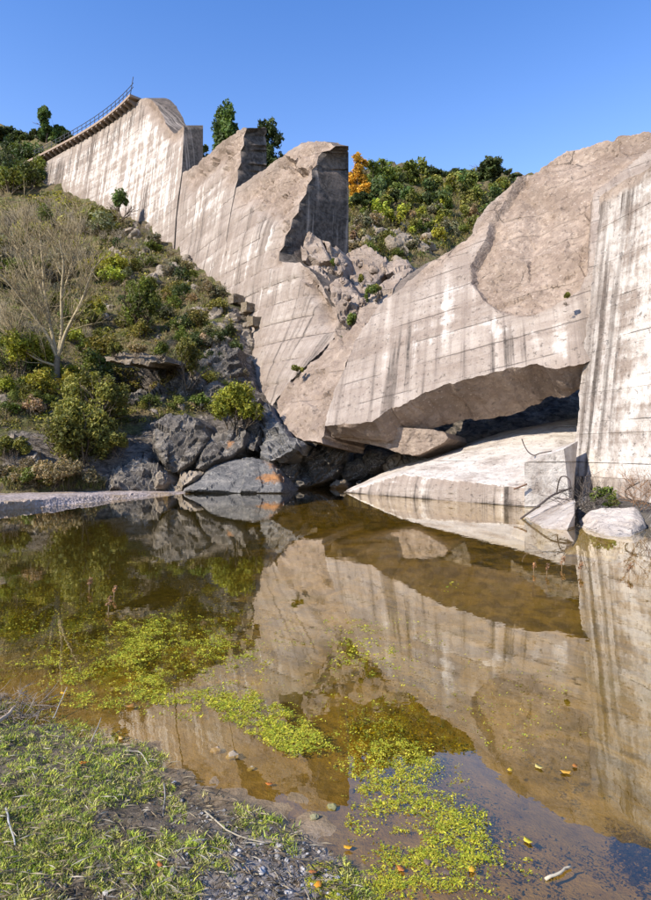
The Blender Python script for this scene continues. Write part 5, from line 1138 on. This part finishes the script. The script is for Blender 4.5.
stick([(545, 880, .005), (556, 877, .01), (564, 871, .012), (571, 868, .01)], .008, 'pale bent twig lying in the dark shallows', (.46, .40, .30))
stick([(6, 812, .02), (9, 828, .03), (15, 850, .02)], .006, 'grey twig lying in the grass near the left edge', (.40, .39, .38))
stick([(164, 785, .01), (165, 800, .03), (163, 818, .01)], .004, 'thin straight twig beside the bare soil', (.36, .34, .32))
stick([(125, 752, .01), (140, 756, .03), (148, 768, .02)], .004, 'thin curved twig at the edge of the mud', (.42, .38, .32))
stick([(205, 815, .02), (230, 838, .025), (255, 847, .03), (268, 847, .02)], .0045, 'long curved pale twig above the gravel', (.40, .35, .26))
a = Acc(); r = np.random.default_rng(91)
for j in range(60):
    x, y = r.uniform(-14, 42), r.uniform(698, 728); p = bank_xy(x, y)[0][0]; p[2] = max(p[2], 0)+.01; branchy(a, p, (r.normal(), r.normal()*.6, r.uniform(.05, .7)), r.uniform(.06, .2), .004, 1, r, .8, .0, colr=(.24, .20, .17), minr=.0016, seg=3)
props(a.build('brushwood', BARK), 'heap of grey dead brushwood at the left tip of the bank', 'brushwood')

# ------------------------------------------------------------------ pond weed
def weed(poly, n, seed, size, cols, thr=-.05, zlo=.001, zhi=.008, fs=.03, clump=5, stretch=1.):
    rr = np.random.default_rng(seed); q = dens(poly, n, seed); D = H*F/(q[:, 1]-CY); P = W(q[:, 0], q[:, 1], D)
    f = 1.0*fbm(np.c_[P[:, 0]*2.6, P[:, 1]*1.9, 0*D], seed, 4)+.75*fbm(np.c_[P[:, 0]*13, P[:, 1]*13, 0*D], seed+4, 3); ed = np.clip(sdist(q, poly)/45, 0, 1); P = P[f+.75*ed-.62+rr.normal(size=len(q))*.24 > thr]; n = len(P)
    P = np.repeat(P, clump, 0); m = len(P); P[:, :2] += rr.normal(size=(m, 2))*size*1.5; P[:, 2] = rr.uniform(zlo, zhi, m)
    bz = bank_z(P[:, 0], P[:, 1]) if zlo >= 0 else None
    if bz is not None: P[:, 2] = np.maximum(P[:, 2], bz+.004)
    nr = np.c_[rr.normal(size=(m, 2))*.28, np.ones(m)]; nr /= np.linalg.norm(nr, axis=1)[:, None]
    a_ = np.cross(nr, rr.normal(size=(m, 3))); a_ /= np.linalg.norm(a_, axis=1)[:, None]; b_ = np.cross(nr, a_); s = size*rr.uniform(.5, 1.4, m)[:, None]
    s = s*(.55+.75*rr.uniform(0, 1, (m, 1))**2); V = np.stack([P-a_*s, P+b_*s*.42, P+a_*s, P-b_*s*.42], 1)
    V[:, :, 2] = np.maximum(V[:, :, 2], zlo) if zlo >= 0 else np.minimum(V[:, :, 2], -.004)
    i = np.arange(m)*4; c = np.array(cols)[rr.integers(0, len(cols), n).repeat(clump)]*rr.uniform(.6, 1.3, (m, 1))
    return V.reshape(-1, 3), np.r_[np.c_[i, i+1, i+2], np.c_[i, i+2, i+3]], np.repeat(c, 4, 0)
YG = [(.50, .48, .035), (.40, .42, .035), (.60, .53, .06), (.28, .34, .03)]; OL = [(.34, .31, .02), (.42, .35, .03), (.16, .15, .02)]
a = Acc()
a.add(*weed([(200, 690), (235, 680), (300, 715), (330, 745), (300, 760), (250, 735), (215, 715)], 3200, 71, .011, YG, -.25))
a.add(*weed([(100, 610), (220, 615), (300, 650), (290, 700), (190, 700), (90, 660)], 8000, 72, .012, YG, .12))
a.add(*weed([(-20, 630), (120, 630), (240, 690), (230, 725), (130, 715), (60, 705), (-20, 695)], 8000, 73, .011, YG, .12))
a.add(*weed([(290, 705), (340, 725), (390, 745), (420, 740), (440, 790), (400, 830), (350, 800), (320, 770)], 1800, 74, .010, YG, -.02))
a.add(*weed([(350, 770), (385, 735), (440, 728), (475, 775), (470, 800), (530, 845), (545, 880), (480, 890), (420, 870), (360, 860), (335, 810)], 7000, 75, .0085, YG, .06))
a.add(*weed([(350, 845), (440, 850), (530, 870), (560, 915), (365, 915)], 4600, 76, .0075, YG, .06))
a.add(*weed([(310, 870), (350, 862), (368, 885), (362, 920), (300, 920)], 1300, 77, .006, YG, -.4))
a.add(*weed([(320, 610), (390, 620), (400, 670), (335, 680)], 420, 78, .014, YG, -.2))
a.add(*weed([(-20, 590), (260, 590), (330, 660), (300, 730), (120, 720), (-20, 700)], 6000, 87, .009, YG, .22, clump=4))
a.add(*weed([(260, 660), (420, 700), (470, 760), (440, 800), (330, 780), (250, 740)], 2200, 88, .008, YG, .25, clump=4))
a.add(*weed([(420, 640), (560, 660), (600, 760), (500, 760), (430, 700)], 400, 79, .010, YG, -.05, clump=3))
a.add(*weed([(440, 575), (480, 575), (490, 592), (440, 592)], 60, 80, .03, YG, .0, clump=3))
a.add(*weed([(270, 610), (420, 600), (470, 660), (420, 720), (300, 690)], 600, 81, .011, YG, -.05, clump=3))
props(a.build('floating_weed', ALGAE, None, False), 'bright yellow-green pond weed floating in patches on the pool', 'pond weed', kind='stuff')
a = Acc()
a.add(*weed([(-30, 560), (250, 570), (300, 650), (270, 700), (120, 705), (-30, 690)], 9000, 82, .016, OL, -.02, -.10, -.012))
a.add(*weed([(300, 690), (450, 660), (470, 740), (430, 800), (330, 760)], 2200, 83, .012, OL, -.2, -.09, -.02))
a.add(*weed([(430, 780), (500, 770), (520, 840), (470, 850)], 700, 84, .010, [(.10, .11, .03), (.13, .14, .03)], -.3, -.07, -.01))
a.add(*weed([(500, 725), (560, 740), (600, 790), (575, 800), (520, 765)], 500, 85, .012, [(.08, .06, .03), (.11, .09, .035)], -.15, -.06, -.01))
a.add(*weed([(610, 815), (670, 840), (670, 915), (600, 900)], 900, 86, .013, [(.04, .036, .025), (.06, .045, .03)], -.3, -.07, -.01))
a.add(*weed([(440, 770), (560, 790), (670, 850), (670, 915), (510, 915), (430, 850)], 1700, 89, .009, [(.05, .04, .028), (.075, .055, .035), (.04, .045, .025)], .05, -.07, -.01, clump=4))
props(a.build('sunken_weed', ALGAE, None, False), 'dull olive weed hanging just under the surface of the pool', 'pond weed', kind='stuff')
# dry weeds standing out of the water
for i, (x, y, h, lb) in enumerate([(88, 590, 12, 'left of the three dry weed heads standing in the dark water'), (113, 597, 11, 'right of the three dry weed heads standing in the dark water'), (107, 612, 16, 'nearest of the three dry weed heads standing in the dark water'), (533, 572, 9, 'leftmost rusty weed head before the reflected ledge'), (546, 574, 10, 'second rusty weed head before the reflected ledge'), (561, 568, 11, 'third rusty weed head before the reflected slab'), (579, 574, 12, 'rusty weed head below the white boulder'), (628, 576, 12, 'rusty weed head nearest the right edge')]):
    D = H*F/(y-CY); p = W(x, y, D); t = empty('dry_weed', tuple(p), lb, 'weed', 'dry weeds standing in the pool'); k = D/F; hh = h*k
    a = Acc(); a.tube([p+np.array([0, 0, -.4]), p+np.array([.1*hh, 0, hh*.5]), p+np.array([.25*hh, 0, hh])], .006, 5, (.30, .21, .13)); a.build('stem', BARK, t)
    a = Acc(); V, T, C = leaf_cloud(60, [(.2*hh, 0, hh*.8, .16*hh, .16*hh, .3*hh), (.05*hh, 0, hh*.5, .12*hh, .12*hh, .15*hh)], .05*hh+.01, 900+i); a.add(V+p, T, C*np.array((.36, .20, .11))); a.build('seed_head', PLAIN, t)
